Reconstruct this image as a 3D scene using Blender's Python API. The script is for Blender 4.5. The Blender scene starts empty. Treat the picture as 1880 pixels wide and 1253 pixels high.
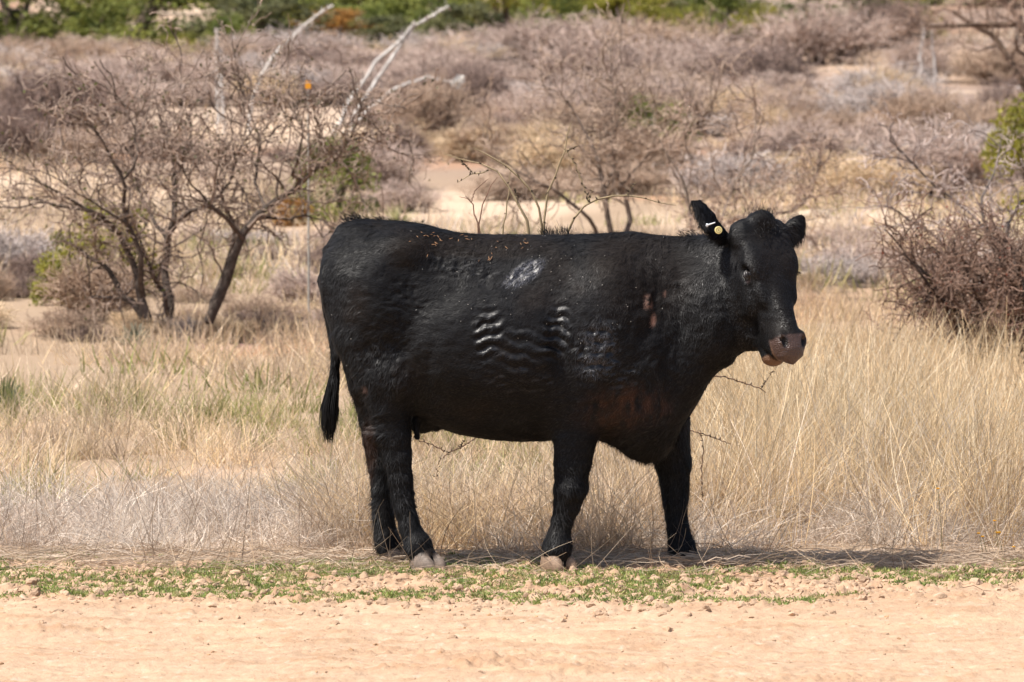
import bpy, math, random
import numpy as np
random.seed(7)
RNG = np.random.default_rng(11)
scn = bpy.context.scene
COL = scn.collection

# ---------------------------------------------------------------- camera, sky, sun, exposure
CAM_D, CAM_H, FPX, PITCH = 20.0, 2.0, 9600.0, math.radians(3.2257)
cam = bpy.data.cameras.new('camera'); camo = bpy.data.objects.new('camera', cam); COL.objects.link(camo)
camo.location = (0, -CAM_D, CAM_H); camo.rotation_euler = (math.pi/2 - PITCH, 0, 0)
cam.sensor_width = 36.0; cam.lens = FPX*36/1880
cam.clip_start = 0.5; cam.clip_end = 3000
cam.dof.use_dof = True; cam.dof.focus_distance = 19.85; cam.dof.aperture_fstop = 8.5
scn.camera = camo
SUN_DIR = np.array([-0.50, -0.22, 1.0]); SUN_DIR /= np.linalg.norm(SUN_DIR)      # towards the sun
sun_el = math.asin(SUN_DIR[2]); sun_az = math.atan2(SUN_DIR[0], SUN_DIR[1])
w = bpy.data.worlds.new('World'); scn.world = w; w.use_nodes = True
nt = w.node_tree; bg = nt.nodes['Background']
sky = nt.nodes.new('ShaderNodeTexSky'); sky.sky_type = 'NISHITA'; sky.sun_disc = False
sky.sun_elevation = sun_el; sky.sun_rotation = sun_az; sky.dust_density = 2.5
nt.links.new(sky.outputs[0], bg.inputs[0]); bg.inputs[1].default_value = 0.095
sl = bpy.data.lights.new('sun', 'SUN'); sl.energy = 4.9; sl.angle = math.radians(0.53); sl.color = (1.0, 0.945, 0.865)
so = bpy.data.objects.new('sun', sl); COL.objects.link(so)
from mathutils import Vector
so.rotation_euler = Vector(SUN_DIR).to_track_quat('Z', 'Y').to_euler()
scn.view_settings.view_transform = 'Standard'; scn.view_settings.look = 'None'
scn.view_settings.exposure = 0.60; scn.view_settings.gamma = 1.0
scn.cycles.use_denoising = True
scn.cycles.max_bounces = 5; scn.cycles.diffuse_bounces = 3; scn.cycles.glossy_bounces = 2
scn.cycles.sample_clamp_indirect = 4.0

# ---------------------------------------------------------------- helpers
def at(px, py, Y):
    """a point of the place at depth Y from a bearing of the photograph (survey helper)"""
    px = np.asarray(px, float); py = np.asarray(py, float); D = np.asarray(Y, float)+CAM_D
    ty = (py-626.5)/FPX; tp = math.tan(PITCH)
    t = (ty+tp)/(1-ty*tp)
    fwd = math.cos(PITCH) - ty*math.sin(PITCH)
    return np.stack(np.broadcast_arrays((px-940)/FPX*D/fwd, D-CAM_D, CAM_H - D*t), -1)
def hsh(ix, iy, iz, seed):
    n = (ix.astype(np.int64)*374761393 + iy.astype(np.int64)*668265263 + iz.astype(np.int64)*2147483647 + seed*974711) & 0xffffffff
    n = ((n ^ (n >> 13))*1274126177) & 0xffffffff
    n = ((n ^ (n >> 16))*2246822519) & 0xffffffff
    return ((n ^ (n >> 15)) & 0xffff)/32767.5-1.0
def vnoise(P, seed=0):
    P = np.asarray(P, float)
    i = np.floor(P).astype(np.int64); f = P-i; f = f*f*(3-2*f); r = 0
    for dx in (0, 1):
        for dy in (0, 1):
            for dz in ((0, 1) if P.shape[-1] == 3 else (0,)):
                wgt = (f[..., 0] if dx else 1-f[..., 0])*(f[..., 1] if dy else 1-f[..., 1])
                if P.shape[-1] == 3: wgt = wgt*(f[..., 2] if dz else 1-f[..., 2])
                z = i[..., 2]+dz if P.shape[-1] == 3 else np.zeros_like(i[..., 0])
                r = r + wgt*hsh(i[..., 0]+dx, i[..., 1]+dy, z, seed)
    return r
def fbm(P, octv=4, seed=0, gain=0.5):
    a, s, r = 1.0, 0.0, 0
    P = np.asarray(P, float)
    for o in range(octv):
        r = r + a*vnoise(P*(2.03**o)+17.3*o, seed+o); s += a; a *= gain
    return r/s
def sstep(a, b, x):
    t = np.clip((x-a)/(b-a), 0, 1); return t*t*(3-2*t)
def norm(v): return v/np.maximum(np.linalg.norm(v, axis=-1, keepdims=True), 1e-9)

def make_mesh(name, V, F, mat, cols=None, smooth=True, extra=None, mats=None, mat_idx=None):
    """F: list of int arrays (n,3) or (n,4)"""
    me = bpy.data.meshes.new(name)
    V = np.ascontiguousarray(V, np.float32)
    if not isinstance(F, (list, tuple)): F = [F]
    F = [f for f in F if len(f)]
    me.vertices.add(len(V)); me.vertices.foreach_set('co', V.ravel())
    li = np.concatenate([f.ravel() for f in F]).astype(np.int32)
    cnt = np.concatenate([np.full(len(f), f.shape[1], np.int32) for f in F])
    st = np.concatenate([[0], np.cumsum(cnt)[:-1]]).astype(np.int32)
    me.loops.add(len(li)); me.loops.foreach_set('vertex_index', li)
    me.polygons.add(len(cnt)); me.polygons.foreach_set('loop_start', st)
    try: me.polygons.foreach_set('loop_total', cnt)
    except Exception: pass
    me.polygons.foreach_set('use_smooth', np.full(len(cnt), smooth, bool))
    if cols is not None:
        a = me.attributes.new('col', 'FLOAT_COLOR', 'POINT')
        c = np.ones((len(V), 4), np.float32); c[:, :3] = cols
        a.data.foreach_set('color', c.ravel())
    for k, v in (extra or {}).items():
        a = me.attributes.new(k, 'FLOAT', 'POINT'); a.data.foreach_set('value', np.ascontiguousarray(v, np.float32))
    for m in ([mat] if mats is None else mats): me.materials.append(m)
    if mat_idx is not None: me.polygons.foreach_set('material_index', np.ascontiguousarray(mat_idx, np.int32))
    me.update(); me.validate()
    return me
def link(name, me, parent=None, loc=None):
    o = bpy.data.objects.new(name, me); COL.objects.link(o)
    if parent is not None: o.parent = parent
    if loc is not None: o.location = [float(v) for v in loc]
    return o
def tag(o, label=None, cat=None, group=None, kind=None):
    if label: o['label'] = label
    if cat: o['category'] = cat
    if group: o['group'] = group
    if kind: o['kind'] = kind
    return o

def tubes(P, R, s=3, rng=RNG):
    """P (n,k,3) polylines, R (n,k) radii -> verts, quads ; s=2 gives flat blades"""
    P = np.asarray(P, float); n, k, _ = P.shape
    T = np.gradient(P, axis=1) if k > 2 else np.repeat(P[:, 1:]-P[:, :1], 2, 1)
    T = norm(T)
    ref = norm(rng.normal(size=(n, 1, 3)))
    A = norm(np.cross(T, np.broadcast_to(ref, T.shape))); B = np.cross(T, A)
    ang = np.arange(s)*2*math.pi/s
    ring = A[:, :, None]*np.cos(ang)[None, None, :, None] + B[:, :, None]*np.sin(ang)[None, None, :, None]
    V = P[:, :, None]+ring*R[:, :, None, None]
    idx = np.arange(n*k*s).reshape(n, k, s)
    if s == 2:
        q = np.stack([idx[:, :-1, 0], idx[:, :-1, 1], idx[:, 1:, 1], idx[:, 1:, 0]], -1).reshape(-1, 4)
    else:
        nx = np.roll(idx, -1, 2)
        q = np.stack([idx[:, :-1], nx[:, :-1], nx[:, 1:], idx[:, 1:]], -1).reshape(-1, 4)
    return V.reshape(-1, 3), q
class Bag:
    def __init__(s): s.V = []; s.F = []; s.C = []; s.n = 0
    def add(s, V, F, C):
        s.V.append(V); s.F.append(F+s.n); s.n += len(V)
        C = np.asarray(C, float)
        s.C.append(np.broadcast_to(C, (len(V), 3)) if C.ndim == 1 else C)
    def tubes(s, P, R, C, sides=3, rng=RNG):
        n, k = P.shape[:2]
        V, F = tubes(P, R, sides, rng)
        C = np.asarray(C, float)
        if C.ndim == 2: C = np.repeat(C, k*sides, 0)
        elif C.ndim == 3: C = np.repeat(C.reshape(-1, 3), sides, 0)
        s.add(V, F, C)
    def mesh(s, name, mat, smooth=True):
        V = np.concatenate(s.V); C = np.concatenate(s.C)
        qs = [f for f in s.F if f.shape[1] == 4]; ts = [f for f in s.F if f.shape[1] == 3]
        out = []
        if qs: out.append(np.concatenate(qs))
        if ts: out.append(np.concatenate(ts))
        return make_mesh(name, V, out, mat, C, smooth)

def grow(par, parR, n, length, spread, up=0.0, k=7, zig=0.12, taper=0.35, t0=0.25, t1=1.0, rng=RNG, rf=0.6, bend=0.0):
    """n children from parent polylines"""
    N, K, _ = par.shape
    pi = rng.integers(0, N, n); t = rng.uniform(t0, t1, n)*(K-1); i = np.minimum(t.astype(int), K-2); f = (t-i)[:, None]
    p0 = par[pi, i]*(1-f)+par[pi, i+1]*f; tan = norm(par[pi, i+1]-par[pi, i])
    r0 = (parR[pi, i]*(1-f[:, 0])+parR[pi, i+1]*f[:, 0])*rf
    d = norm(tan + spread*rng.normal(size=(n, 3)) + np.array([0, 0, up]))
    L = length*rng.uniform(0.5, 1.25, n)
    st = L/(k-1)
    pts = [p0]; dd = d
    for j in range(k-1):
        dd = norm(dd + zig*rng.normal(size=(n, 3))*(1.6 if j else .5) + np.array([0, 0, bend]))
        pts.append(pts[-1]+dd*st[:, None])
    P = np.stack(pts, 1)
    R = r0[:, None]*np.linspace(1, taper, k)[None]
    return P, R

# ---------------------------------------------------------------- materials
def new_mat(name):
    m = bpy.data.materials.new(name); m.use_nodes = True
    return m, m.node_tree, m.node_tree.nodes['Principled BSDF']
def attr_mat(name, rough=0.8, spec=0.25, noise=0.25, scale=40, transl=0.0, bump=0.0, bscale=200, sheen=0.0):
    """colour comes from the mesh's own albedo attribute, broken up by noise"""
    m, t, b = new_mat(name)
    a = t.nodes.new('ShaderNodeAttribute'); a.attribute_name = 'col'
    tc = t.nodes.new('ShaderNodeTexCoord')
    nz = t.nodes.new('ShaderNodeTexNoise'); nz.inputs['Scale'].default_value = scale; nz.inputs['Detail'].default_value = 4
    t.links.new(tc.outputs['Object'], nz.inputs['Vector'])
    mr = t.nodes.new('ShaderNodeMapRange'); mr.inputs[1].default_value = .3; mr.inputs[2].default_value = .7
    mr.inputs[3].default_value = 1-noise; mr.inputs[4].default_value = 1+noise
    t.links.new(nz.outputs[0], mr.inputs[0])
    vm = t.nodes.new('ShaderNodeVectorMath'); vm.operation = 'SCALE'
    t.links.new(a.outputs['Color'], vm.inputs[0]); t.links.new(mr.outputs[0], vm.inputs['Scale'])
    t.links.new(vm.outputs[0], b.inputs['Base Color'])
    b.inputs['Roughness'].default_value = rough; b.inputs['Specular IOR Level'].default_value = spec
    if bump:
        n2 = t.nodes.new('ShaderNodeTexNoise'); n2.inputs['Scale'].default_value = bscale; n2.inputs['Detail'].default_value = 6
        t.links.new(tc.outputs['Object'], n2.inputs['Vector'])
        bp = t.nodes.new('ShaderNodeBump'); bp.inputs['Strength'].default_value = 0.8; bp.inputs['Distance'].default_value = bump
        t.links.new(n2.outputs[0], bp.inputs['Height']); t.links.new(bp.outputs[0], b.inputs['Normal'])
    if transl:
        tr = t.nodes.new('ShaderNodeBsdfTranslucent'); t.links.new(vm.outputs[0], tr.inputs[0])
        mx = t.nodes.new('ShaderNodeMixShader'); mx.inputs[0].default_value = transl
        out = t.nodes['Material Output']
        t.links.new(b.outputs[0], mx.inputs[1]); t.links.new(tr.outputs[0], mx.inputs[2]); t.links.new(mx.outputs[0], out.inputs[0])
    return m
M_ground = attr_mat('soil', .95, .1, .10, 25, bump=.006, bscale=90)
M_grass = attr_mat('dry_grass', .65, .3, .15, 30, transl=.42)
M_twig = attr_mat('twig_bark', .85, .2, .25, 30)
M_bark = attr_mat('bark', .9, .15, .4, 25, bump=.01, bscale=60)
M_leaf = attr_mat('leaf', .6, .3, .25, 12, transl=.4)
M_stone = attr_mat('stone', .9, .2, .25, 12, bump=.01, bscale=40)
# ---------------------------------------------------------------- the land
_D = np.array([-1000, 0, 60, 72, 85, 100, 130, 160, 200, 300, 600, 2000.])
_Z = np.array([0, 0, 0.0, .30, .62, 1.0, 1.9, 3.2, 5.5, 13.0, 40., 60.])
def land(X, Y):
    X = np.asarray(X, float); Y = np.asarray(Y, float); D = Y+CAM_D
    z = (np.interp(D-4, _D, _Z)+np.interp(D+4, _D, _Z)+np.interp(D, _D, _Z))/3
    far = sstep(30, 120, D)
    z = z + 0.05*sstep(3, 12, Y)*fbm(np.stack([X*.35, Y*.35], -1), 3, 5) + .35*far*fbm(np.stack([X*.05, Y*.05], -1), 3, 9)
    return z
def ground_hit(px, row):
    """depth Y at which the land shows at a row"""
    px = np.atleast_1d(np.asarray(px, float)); row = np.atleast_1d(np.asarray(row, float))
    Ys = np.concatenate([np.arange(-6, 40, .25), np.arange(40, 300, 1.0)])
    out = []
    for a, r in zip(*np.broadcast_arrays(px, row)):
        p = at(a, r, Ys); dz = p[:, 2]-land(p[:, 0], Ys)
        j = np.where(dz <= 0)[0]; out.append(Ys[j[0]] if len(j) else 260.)
    return np.array(out)
def geo(a, b, s, g):
    v = [a]
    while v[-1] < b: v.append(v[-1]+s); s *= g
    return v
xs = np.arange(-2.35, 2.3501, .009); e = np.array(geo(2.36, 600, .03, 1.09)); xs = np.concatenate([-e[::-1], xs, e])
ys = np.concatenate([-np.array(geo(4.0, 60, .1, 1.25))[::-1], np.arange(-3.98, 1.2, .013), np.arange(1.2, 12, .06), np.array(geo(12, 900, .08, 1.013))])
GX, GY = np.meshgrid(xs, ys, indexing='ij')
P2 = np.stack([GX, GY], -1)
Z = land(GX, GY)
nearm = sstep(-6, -4, GY)*sstep(30, 8, GY)*sstep(12, 3, np.abs(GX))
def EDGE(x): return -1.30+.75*sstep(.9, 1.7, x)+.55*fbm(np.stack([x*.9, x*0], -1), 4, 21)
edge = EDGE(GX)            # where the bare track gives way to the rough verge
verge = sstep(edge-.45, edge+.15, GY)
n1 = fbm(P2*np.array([5, 7.]), 4, 31); n2 = fbm(P2*22, 3, 41); n3 = fbm(P2*60, 2, 51)
clod = np.maximum(0, fbm(P2*13, 3, 61))**1.2
clod2 = np.maximum(0, fbm(P2*34, 2, 71)-.1)
patch = sstep(.0, .45, fbm(P2*np.array([1.1, 3.6]), 4, 77))
und = fbm(P2*np.array([1.0, 1.6]), 3, 81)
Z = Z + nearm*(.020*und*(1-verge) + .015*n1*(1-verge*.3) + (.030*clod+.034*clod2)*(.10+.90*verge*sstep(1.6, .3, GY)+.60*patch*(1-verge)) + .0100*n2*(.4+.6*patch) + .0050*n3)
Z = Z - .022*np.exp(-((GY+2.55+.15*np.sin(GX*.9))/.35)**2)*nearm + .018*np.exp(-((GY+1.55)/.4)**2)*nearm   # a shallow wheel rut
# soil colours
Dg = GY+CAM_D; PXg = 940+FPX*GX/Dg
row_g = 626.5+FPX*np.tan(np.arctan((CAM_H-Z)/Dg)-PITCH)
sand = np.array([.530, .368, .250]); sand2 = np.array([.46, .285, .175]); litter = np.array([.36, .27, .19]); pale = np.array([.66, .50, .365]); orange = np.array([.50, .26, .14]); tan = np.array([.40, .29, .20]); mauve = np.array([.30, .22, .19])
def mixc(c, c2, m): return c*(1-m[..., None])+c2*m[..., None]
C = np.broadcast_to(sand, GX.shape+(3,)).copy()
C = mixc(C, sand2, sstep(-.1, .6, n1*.5+und*.5+.4*patch)*.6)
C = mixc(C, np.array([.43, .24, .13]), sstep(.25, .7, clod*1.4+.2*n2)*.35)
C = mixc(C, np.array([.40, .25, .15]), sstep(.18, .55, fbm(P2*np.array([3.2, 16.]), 4, 93)-.1*verge)*.55)
C = mixc(C, np.array([.70, .56, .44]), sstep(.35, .7, fbm(P2*30, 3, 94))*.5)
C = mixc(C, np.array([.72, .52, .34]), sstep(.1, .6, fbm(P2*np.array([2.2, 9.]), 4, 91))*.35)
C = mixc(C, litter, sstep(-.20, .40, GY+.30*n1+.1*n2)*.75)
C = mixc(C, tan, sstep(3.5, 7, GY)*.6)
wob = fbm(P2*np.array([.25, .12]), 3, 101)
C = mixc(C, mauve, sstep(62, 80, Dg)*.7)
C = mixc(C, orange, sstep(.15, .5, wob+.2*vnoise(P2*.6, 5))*sstep(24, 32, Dg)*.55)
C = mixc(C, pale, sstep(.2, .5, fbm(P2*np.array([.3, .15])+40, 3, 111))*sstep(22, 30, Dg)*.55)
w2 = 14*fbm(np.stack([PXg*.012, row_g*.012], -1), 3, 121)
def blob(cx, cy, rx, ry, soft=.5):
    q = np.sqrt(((PXg+w2*2-cx)/rx)**2+((row_g+w2*.6-cy)/ry)**2)
    return sstep(1+soft, 1-soft*.5, q)*(Dg > 19.5)
for (cx, cy, rx, ry, cc, a) in [
    (60, 352, 330, 26, pale, 1), (-300, 340, 300, 24, pale, 1), (500, 235, 300, 34, pale, .6), (900, 378, 170, 24, pale, .9), (1700, 408, 420, 24, pale, 1), (2200, 412, 300, 26, pale, 1),
    (1320, 400, 100, 16, pale, .7), (140, 272, 70, 28, orange, .9), (900, 245, 80, 12, orange, .6), (820, 300, 70, 12, orange, .4), (1430, 568, 110, 26, orange, .8),
    (1640, 115, 180, 26, sand, .8), (1760, 135, 150, 22, sand, .8), (1560, 258, 60, 14, pale, .8), (345, 40, 42, 60, pale, .9), (105, 22, 36, 22, pale, .9), (1620, 160, 40, 14, pale, 1),
    (370, 512, 60, 12, pale, .8), (300, 745, 130, 9, pale, .5), (520, 420, 90, 20, sand, .6), (1250, 545, 200, 24, sand, .4), (430, 868, 260, 10, sand, .6), (1590, 405, 40, 15, pale, .9), (380, 625, 120, 20, np.array([.5, .32, .27]), .7)]:
    C = mixc(C, cc, blob(cx, cy, rx, ry)*a)
C = C*.80
idx = np.arange(GX.size).reshape(GX.shape)
F = np.stack([idx[:-1, :-1], idx[1:, :-1], idx[1:, 1:], idx[:-1, 1:]], -1).reshape(-1, 4)
g = link('ground', make_mesh('ground', np.stack([GX, GY, Z], -1).reshape(-1, 3), F, M_ground, C.reshape(-1, 3)))
tag(g, kind='structure')
_gx, _gy, _gz = xs, ys, Z
def gz(X, Y):
    """height of the finished ground sheet"""
    X = np.asarray(X, float); Y = np.asarray(Y, float)
    i = np.clip(np.searchsorted(_gx, X)-1, 0, len(_gx)-2); j = np.clip(np.searchsorted(_gy, Y)-1, 0, len(_gy)-2)
    u = np.clip((X-_gx[i])/(_gx[i+1]-_gx[i]), 0, 1); v = np.clip((Y-_gy[j])/(_gy[j+1]-_gy[j]), 0, 1)
    return (_gz[i, j]*(1-u)+_gz[i+1, j]*u)*(1-v)+(_gz[i, j+1]*(1-u)+_gz[i+1, j+1]*u)*v
# ---------------------------------------------------------------- the cow
H = 0.0055
MINB = np.array([-.80, -.55, -.02]); MAXB = np.array([1.20, .45, 1.42])
NXYZ = np.ceil((MAXB-MINB)/H).astype(int)+1
def smin(a, b, k):
    h = np.clip(.5+.5*(b-a)/k, 0, 1); return b*(1-h)+a*h-k*h*(1-h)
class Field:
    def __init__(s, lo, hi, h):
        s.lo = np.array(lo, float); s.h = h; s.n = np.ceil((np.array(hi)-s.lo)/h).astype(int)+1
        s.F = np.full(s.n, 1.0, np.float32)
    def sub(s, lo, hi):
        a = np.clip(np.floor((np.array(lo)-s.lo)/s.h).astype(int), 0, s.n-1); b = np.clip(np.ceil((np.array(hi)-s.lo)/s.h).astype(int)+1, 1, s.n)
        sl = tuple(slice(int(x), int(y)) for x, y in zip(a, b))
        g = np.meshgrid(*[(s.lo[i]+np.arange(a[i], b[i])*s.h).astype(np.float32) for i in range(3)], indexing='ij', sparse=True)
        return sl, g
    def union(s, sl, d, k): s.F[sl] = smin(s.F[sl], d.astype(np.float32), k)
    def carve(s, sl, d, k): s.F[sl] = -smin(-s.F[sl], d.astype(np.float32), k)
    def chain(s, pts, k, m=.06, carve=False, k1=None):
        """pts: (x,y,z,r,sy) joints of a tapering limb; sy squashes it across"""
        pts = np.array(pts, float); d = None
        lo = (pts[:, :3]-pts[:, 3:4]).min(0)-m; hi = (pts[:, :3]+pts[:, 3:4]).max(0)+m
        sl, (X, Y, Zz) = s.sub(lo, hi)
        for a, b in zip(pts[:-1], pts[1:]):
            ab = b[:3]-a[:3]
            t = np.clip(((X-a[0])*ab[0]+(Y-a[1])*ab[1]+(Zz-a[2])*ab[2])/max(ab@ab, 1e-9), 0, 1)
            sy = a[4]+(b[4]-a[4])*t
            q = np.sqrt((X-a[0]-ab[0]*t)**2+(Zz-a[2]-ab[2]*t)**2+((Y-a[1]-ab[1]*t)/sy)**2)-(a[3]+(b[3]-a[3])*t)
            q = q*np.minimum(1, sy)
            d = q if d is None else smin(d, q, k1 or .006)
        (s.carve if carve else s.union)(sl, d, k)
    def ell(s, c, R, axes=None, k=.03, m=.05, carve=False):
        """ellipsoid with radii R along the rows of axes"""
        c = np.array(c, float); R = np.array(R, float); A = np.eye(3) if axes is None else np.array(axes)
        ext = np.sqrt(((A*R[:, None])**2).sum(0))+m
        sl, (X, Y, Zz) = s.sub(c-ext, c+ext)
        q = 0; q2 = 0
        for i in range(3):
            t = (X-c[0])*A[i, 0]+(Y-c[1])*A[i, 1]+(Zz-c[2])*A[i, 2]
            q = q+(t/R[i])**2; q2 = q2+(t/R[i]**2)**2
        k0 = np.sqrt(q); k1 = np.sqrt(q2)+1e-6
        (s.carve if carve else s.union)(sl, k0*(k0-1)/k1, k)
    def surface(s):
        F = s.F; nx, ny, nz = F.shape
        inside = F < 0
        c8 = [inside[i:nx-1+i, j:ny-1+j, k:nz-1+k] for i in (0, 1) for j in (0, 1) for k in (0, 1)]
        cnt = sum(c.astype(np.uint8) for c in c8)
        act = np.argwhere((cnt > 0) & (cnt < 8)); n = len(act)
        vid = np.full((nx-1, ny-1, nz-1), -1, np.int32); vid[act[:, 0], act[:, 1], act[:, 2]] = np.arange(n)
        off = np.array([(i, j, k) for i in (0, 1) for j in (0, 1) for k in (0, 1)])
        val = np.stack([F[act[:, 0]+o[0], act[:, 1]+o[1], act[:, 2]+o[2]] for o in off], 1)
        acc = np.zeros((n, 3)); ct = np.zeros(n)
        for a in range(8):
            for b in range(a+1, 8):
                if np.abs(off[a]-off[b]).sum() != 1: continue
                m = (val[:, a] < 0) != (val[:, b] < 0)
                t = val[:, a]/np.where(m, val[:, a]-val[:, b], 1)
                acc += np.where(m[:, None], off[a]+(off[b]-off[a])*t[:, None], 0); ct += m
        V = s.lo+(act+acc/ct[:, None])*s.h
        Q = []
        for ax in range(3):
            sl0 = [slice(None)]*3; sl1 = [slice(None)]*3; sl0[ax] = slice(0, -1); sl1[ax] = slice(1, None)
            a0 = inside[tuple(sl0)]; a1 = inside[tuple(sl1)]
            e = np.argwhere(a0 != a1); u, v = (ax+1) % 3, (ax+2) % 3
            e = e[(e[:, u] > 0) & (e[:, v] > 0) & (e[:, u] < F.shape[u]-1) & (e[:, v] < F.shape[v]-1)]
            s0 = a0[e[:, 0], e[:, 1], e[:, 2]]
            def cell(du, dv):
                c = e.copy(); c[:, u] -= du; c[:, v] -= dv; return vid[c[:, 0], c[:, 1], c[:, 2]]
            q = np.stack([cell(1, 1), cell(0, 1), cell(0, 0), cell(1, 0)], 1)
            q = np.where(s0[:, None], q, q[:, ::-1]); Q.append(q)
        return V, np.concatenate(Q)
def vnormals(V, Q):
    n = np.cross(V[Q[:, 2]]-V[Q[:, 0]], V[Q[:, 3]]-V[Q[:, 1]])
    N = np.zeros_like(V)
    for i in range(4):
        for c in range(3): N[:, c] += np.bincount(Q[:, i], n[:, c], len(V))
    return norm(N)
body = Field(MINB, MAXB, H)
def spl(tab, x):
    tab = np.array(tab, float); return np.interp(x, tab[:, 0], tab[:, 1])
def smooth1(v, n):
    k = np.hanning(2*n+3)[1:-1]; k /= k.sum(); return np.convolve(np.pad(v, n, mode='edge'), k, 'valid')
# trunk and neck: back line, belly line, half width and centre line along the animal
pxs = np.arange(590, 1372, 2.0)
top = spl([(590, 490), (596, 470), (604, 452), (615, 436), (628, 420), (640, 410), (660, 404), (700, 405), (740, 407), (775, 412), (805, 420), (840, 427), (900, 430), (960, 431), (1000, 431), (1060, 430), (1110, 427), (1160, 425), (1200, 430), (1240, 434), (1290, 433), (1330, 434), (1352, 450), (1372, 500)], pxs)
bot = spl([(590, 540), (596, 564), (606, 590), (620, 625), (640, 665), (665, 705), (700, 735), (740, 755), (775, 770), (800, 783), (850, 798), (900, 807), (960, 810), (1010, 808), (1060, 804), (1095, 806), (1125, 818), (1155, 838), (1185, 845), (1210, 837), (1235, 812), (1260, 772), (1283, 738), (1303, 702), (1325, 670), (1345, 643), (1360, 628), (1372, 600)], pxs)
hw = spl([(590, .08), (600, .125), (620, .16), (660, .205), (720, .235), (780, .262), (850, .29), (920, .30), (1000, .285), (1060, .262), (1110, .245), (1160, .225), (1200, .205), (1240, .175), (1280, .155), (1320, .145), (1360, .115), (1372, .07)], pxs)
yc = spl([(590, .085), (700, .07), (900, .04), (1050, .012), (1150, 0), (1250, -.03), (1320, -.08), (1372, -.12)], pxs)
yn = yc-0
pt = at(pxs, top, yc); pb = at(pxs, bot, yc-.0)
tz = smooth1(pt[:, 2], 3); bz = smooth1(pb[:, 2], 5); xx = (pt[:, 0]+pb[:, 0])/2; hw = smooth1(hw, 6); yc = smooth1(yc, 8)
xx = pt[:, 0]
sl, (X, Y, Zz) = body.sub((-.80, -.4, .30), (1.0, .45, 1.40))
Xf = X.ravel()
g1 = lambda v: np.interp(Xf, xx, v).reshape(-1, 1, 1).astype(np.float32)
zc = (g1(tz)+g1(bz))/2; hz = np.maximum((g1(tz)-g1(bz))/2, .004)
t = (Zz-zc)/hz
wid = g1(hw)*(1-.10*np.clip(t, -1, 1)-.10*np.clip(t, 0, 1)**2)
f = (np.abs(t)**2.25+np.abs((Y-g1(yc))/np.maximum(wid, .01))**2.25+1e-9)**(1/2.25)
endp = np.clip(np.maximum((xx[0]+.012-X)*40, (X-xx[-1])*25), 0, None)
f = f+endp
gr = np.gradient(f, H)
d = (f-1)/np.maximum(np.sqrt(gr[0]**2+gr[1]**2+gr[2]**2), 2.2)
body.F[sl] = np.minimum(body.F[sl], d); del f, gr, d, t, wid
def J(px, py, y, r, sy=.8):
    p = at(px, py, y); return (p[0], p[1], p[2], r/480., sy)
# near hind leg, far hind leg, near foreleg, far foreleg
body.chain([J(668, 520, -.02, 74, .85), J(682, 610, -.05, 70, .85), J(702, 690, -.075, 52, .85), J(716, 750, -.09, 38, .8), J(722, 800, -.095, 33, .7), J(728, 838, -.095, 27, .7), J(736, 880, -.095, 21.5, .75), J(742, 930, -.095, 19, .8), J(752, 968, -.10, 19.5, .85), J(767, 1003, -.11, 23, .9), J(779, 1030, -.12, 23, .9)], .05, k1=.008)
body.chain([J(668, 520, .16, 66, .85), J(672, 610, .19, 60, .85), J(684, 700, .22, 46, .8), J(690, 760, .235, 32, .8), J(694, 806, .24, 28, .7), J(697, 850, .24, 22, .75), J(701, 900, .24, 20, .8), J(704, 950, .24, 20, .85), J(709, 985, .24, 22, .9), J(717, 1015, .235, 22, .9)], .04, k1=.008)
body.chain([J(1105, 560, -.11, 70, .75), J(1085, 660, -.135, 62, .75), J(1065, 740, -.145, 52, .72), J(1056, 800, -.15, 40, .78), J(1051, 850, -.15, 33, .85), J(1047, 898, -.15, 29, .9), J(1043, 924, -.15, 25, .9), J(1033, 958, -.15, 19.5, .9), J(1025, 988, -.15, 20.5, .95), J(1021, 1008, -.15, 25, 1), J(1021, 1034, -.15, 25, 1)], .055, k1=.008)
body.chain([J(1185, 700, .12, 66, .75), J(1215, 780, .14, 52, .75), J(1236, 850, .155, 34, .85), J(1239, 892, .16, 27, .9), J(1240, 915, .16, 25, .9), J(1242, 945, .16, 20, .9), J(1246, 980, .16, 20, .95), J(1252, 1008, .16, 23.5, 1), J(1255, 1024, .16, 23, 1)], .045, k1=.008)
# hocks, dewclaw bumps, knees
for a in [(686, 799, -.095, 15, .8), (1060, 896, -.15, 19, .9), (1043, 900, -.172, 20, .8), (1028, 1003, -.16, 22, 1), (770, 1001, -.115, 21, 1), (1254, 1003, .155, 20, 1), (714, 1000, .235, 20, 1)]:
    p = J(*a); body.ell(p[:3], (p[3],)*3, k=.03)
# hip bones, pin bones, shoulder blade, flank fold, brisket, stifle
def bump(px, py, y, rx, ry, rz, k=.06, ang=0, carve=False):
    c, s_ = math.cos(ang), math.sin(ang)
    body.ell(at(px, py, y), (rx, ry, rz), [(c, 0, s_), (0, 1, 0), (-s_, 0, c)], k=k, m=.08, carve=carve)
bump(740, 462, -.07, .085, .085, .055, .12); bump(740, 462, .19, .085, .085, .055, .12)
bump(650, 520, -.01, .05, .06, .10, .07); bump(650, 520, .17, .05, .06, .10, .07)
bump(1110, 590, -.15, .12, .085, .22, .13, -.25); bump(1110, 590, .15, .12, .085, .22, .13, -.25)
bump(1175, 665, -.14, .075, .07, .11, .08); bump(1180, 655, .14, .075, .07, .11, .06)
bump(735, 690, -.12, .07, .075, .10, .06, .3)
bump(700, 560, -.12, .11, .085, .16, .07, .2)
bump(1192, 800, -.01, .085, .08, .085, .06)
bump(905, 640, -.20, .26, .085, .18, .09); bump(905, 640, .28, .26, .085, .18, .09)
bump(1310, 590, -.15, .075, .075, .17, .07, .3)
bump(800, 520, -.345, .10, .08, .12, .09, carve=True)           # hollow of the flank
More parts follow.
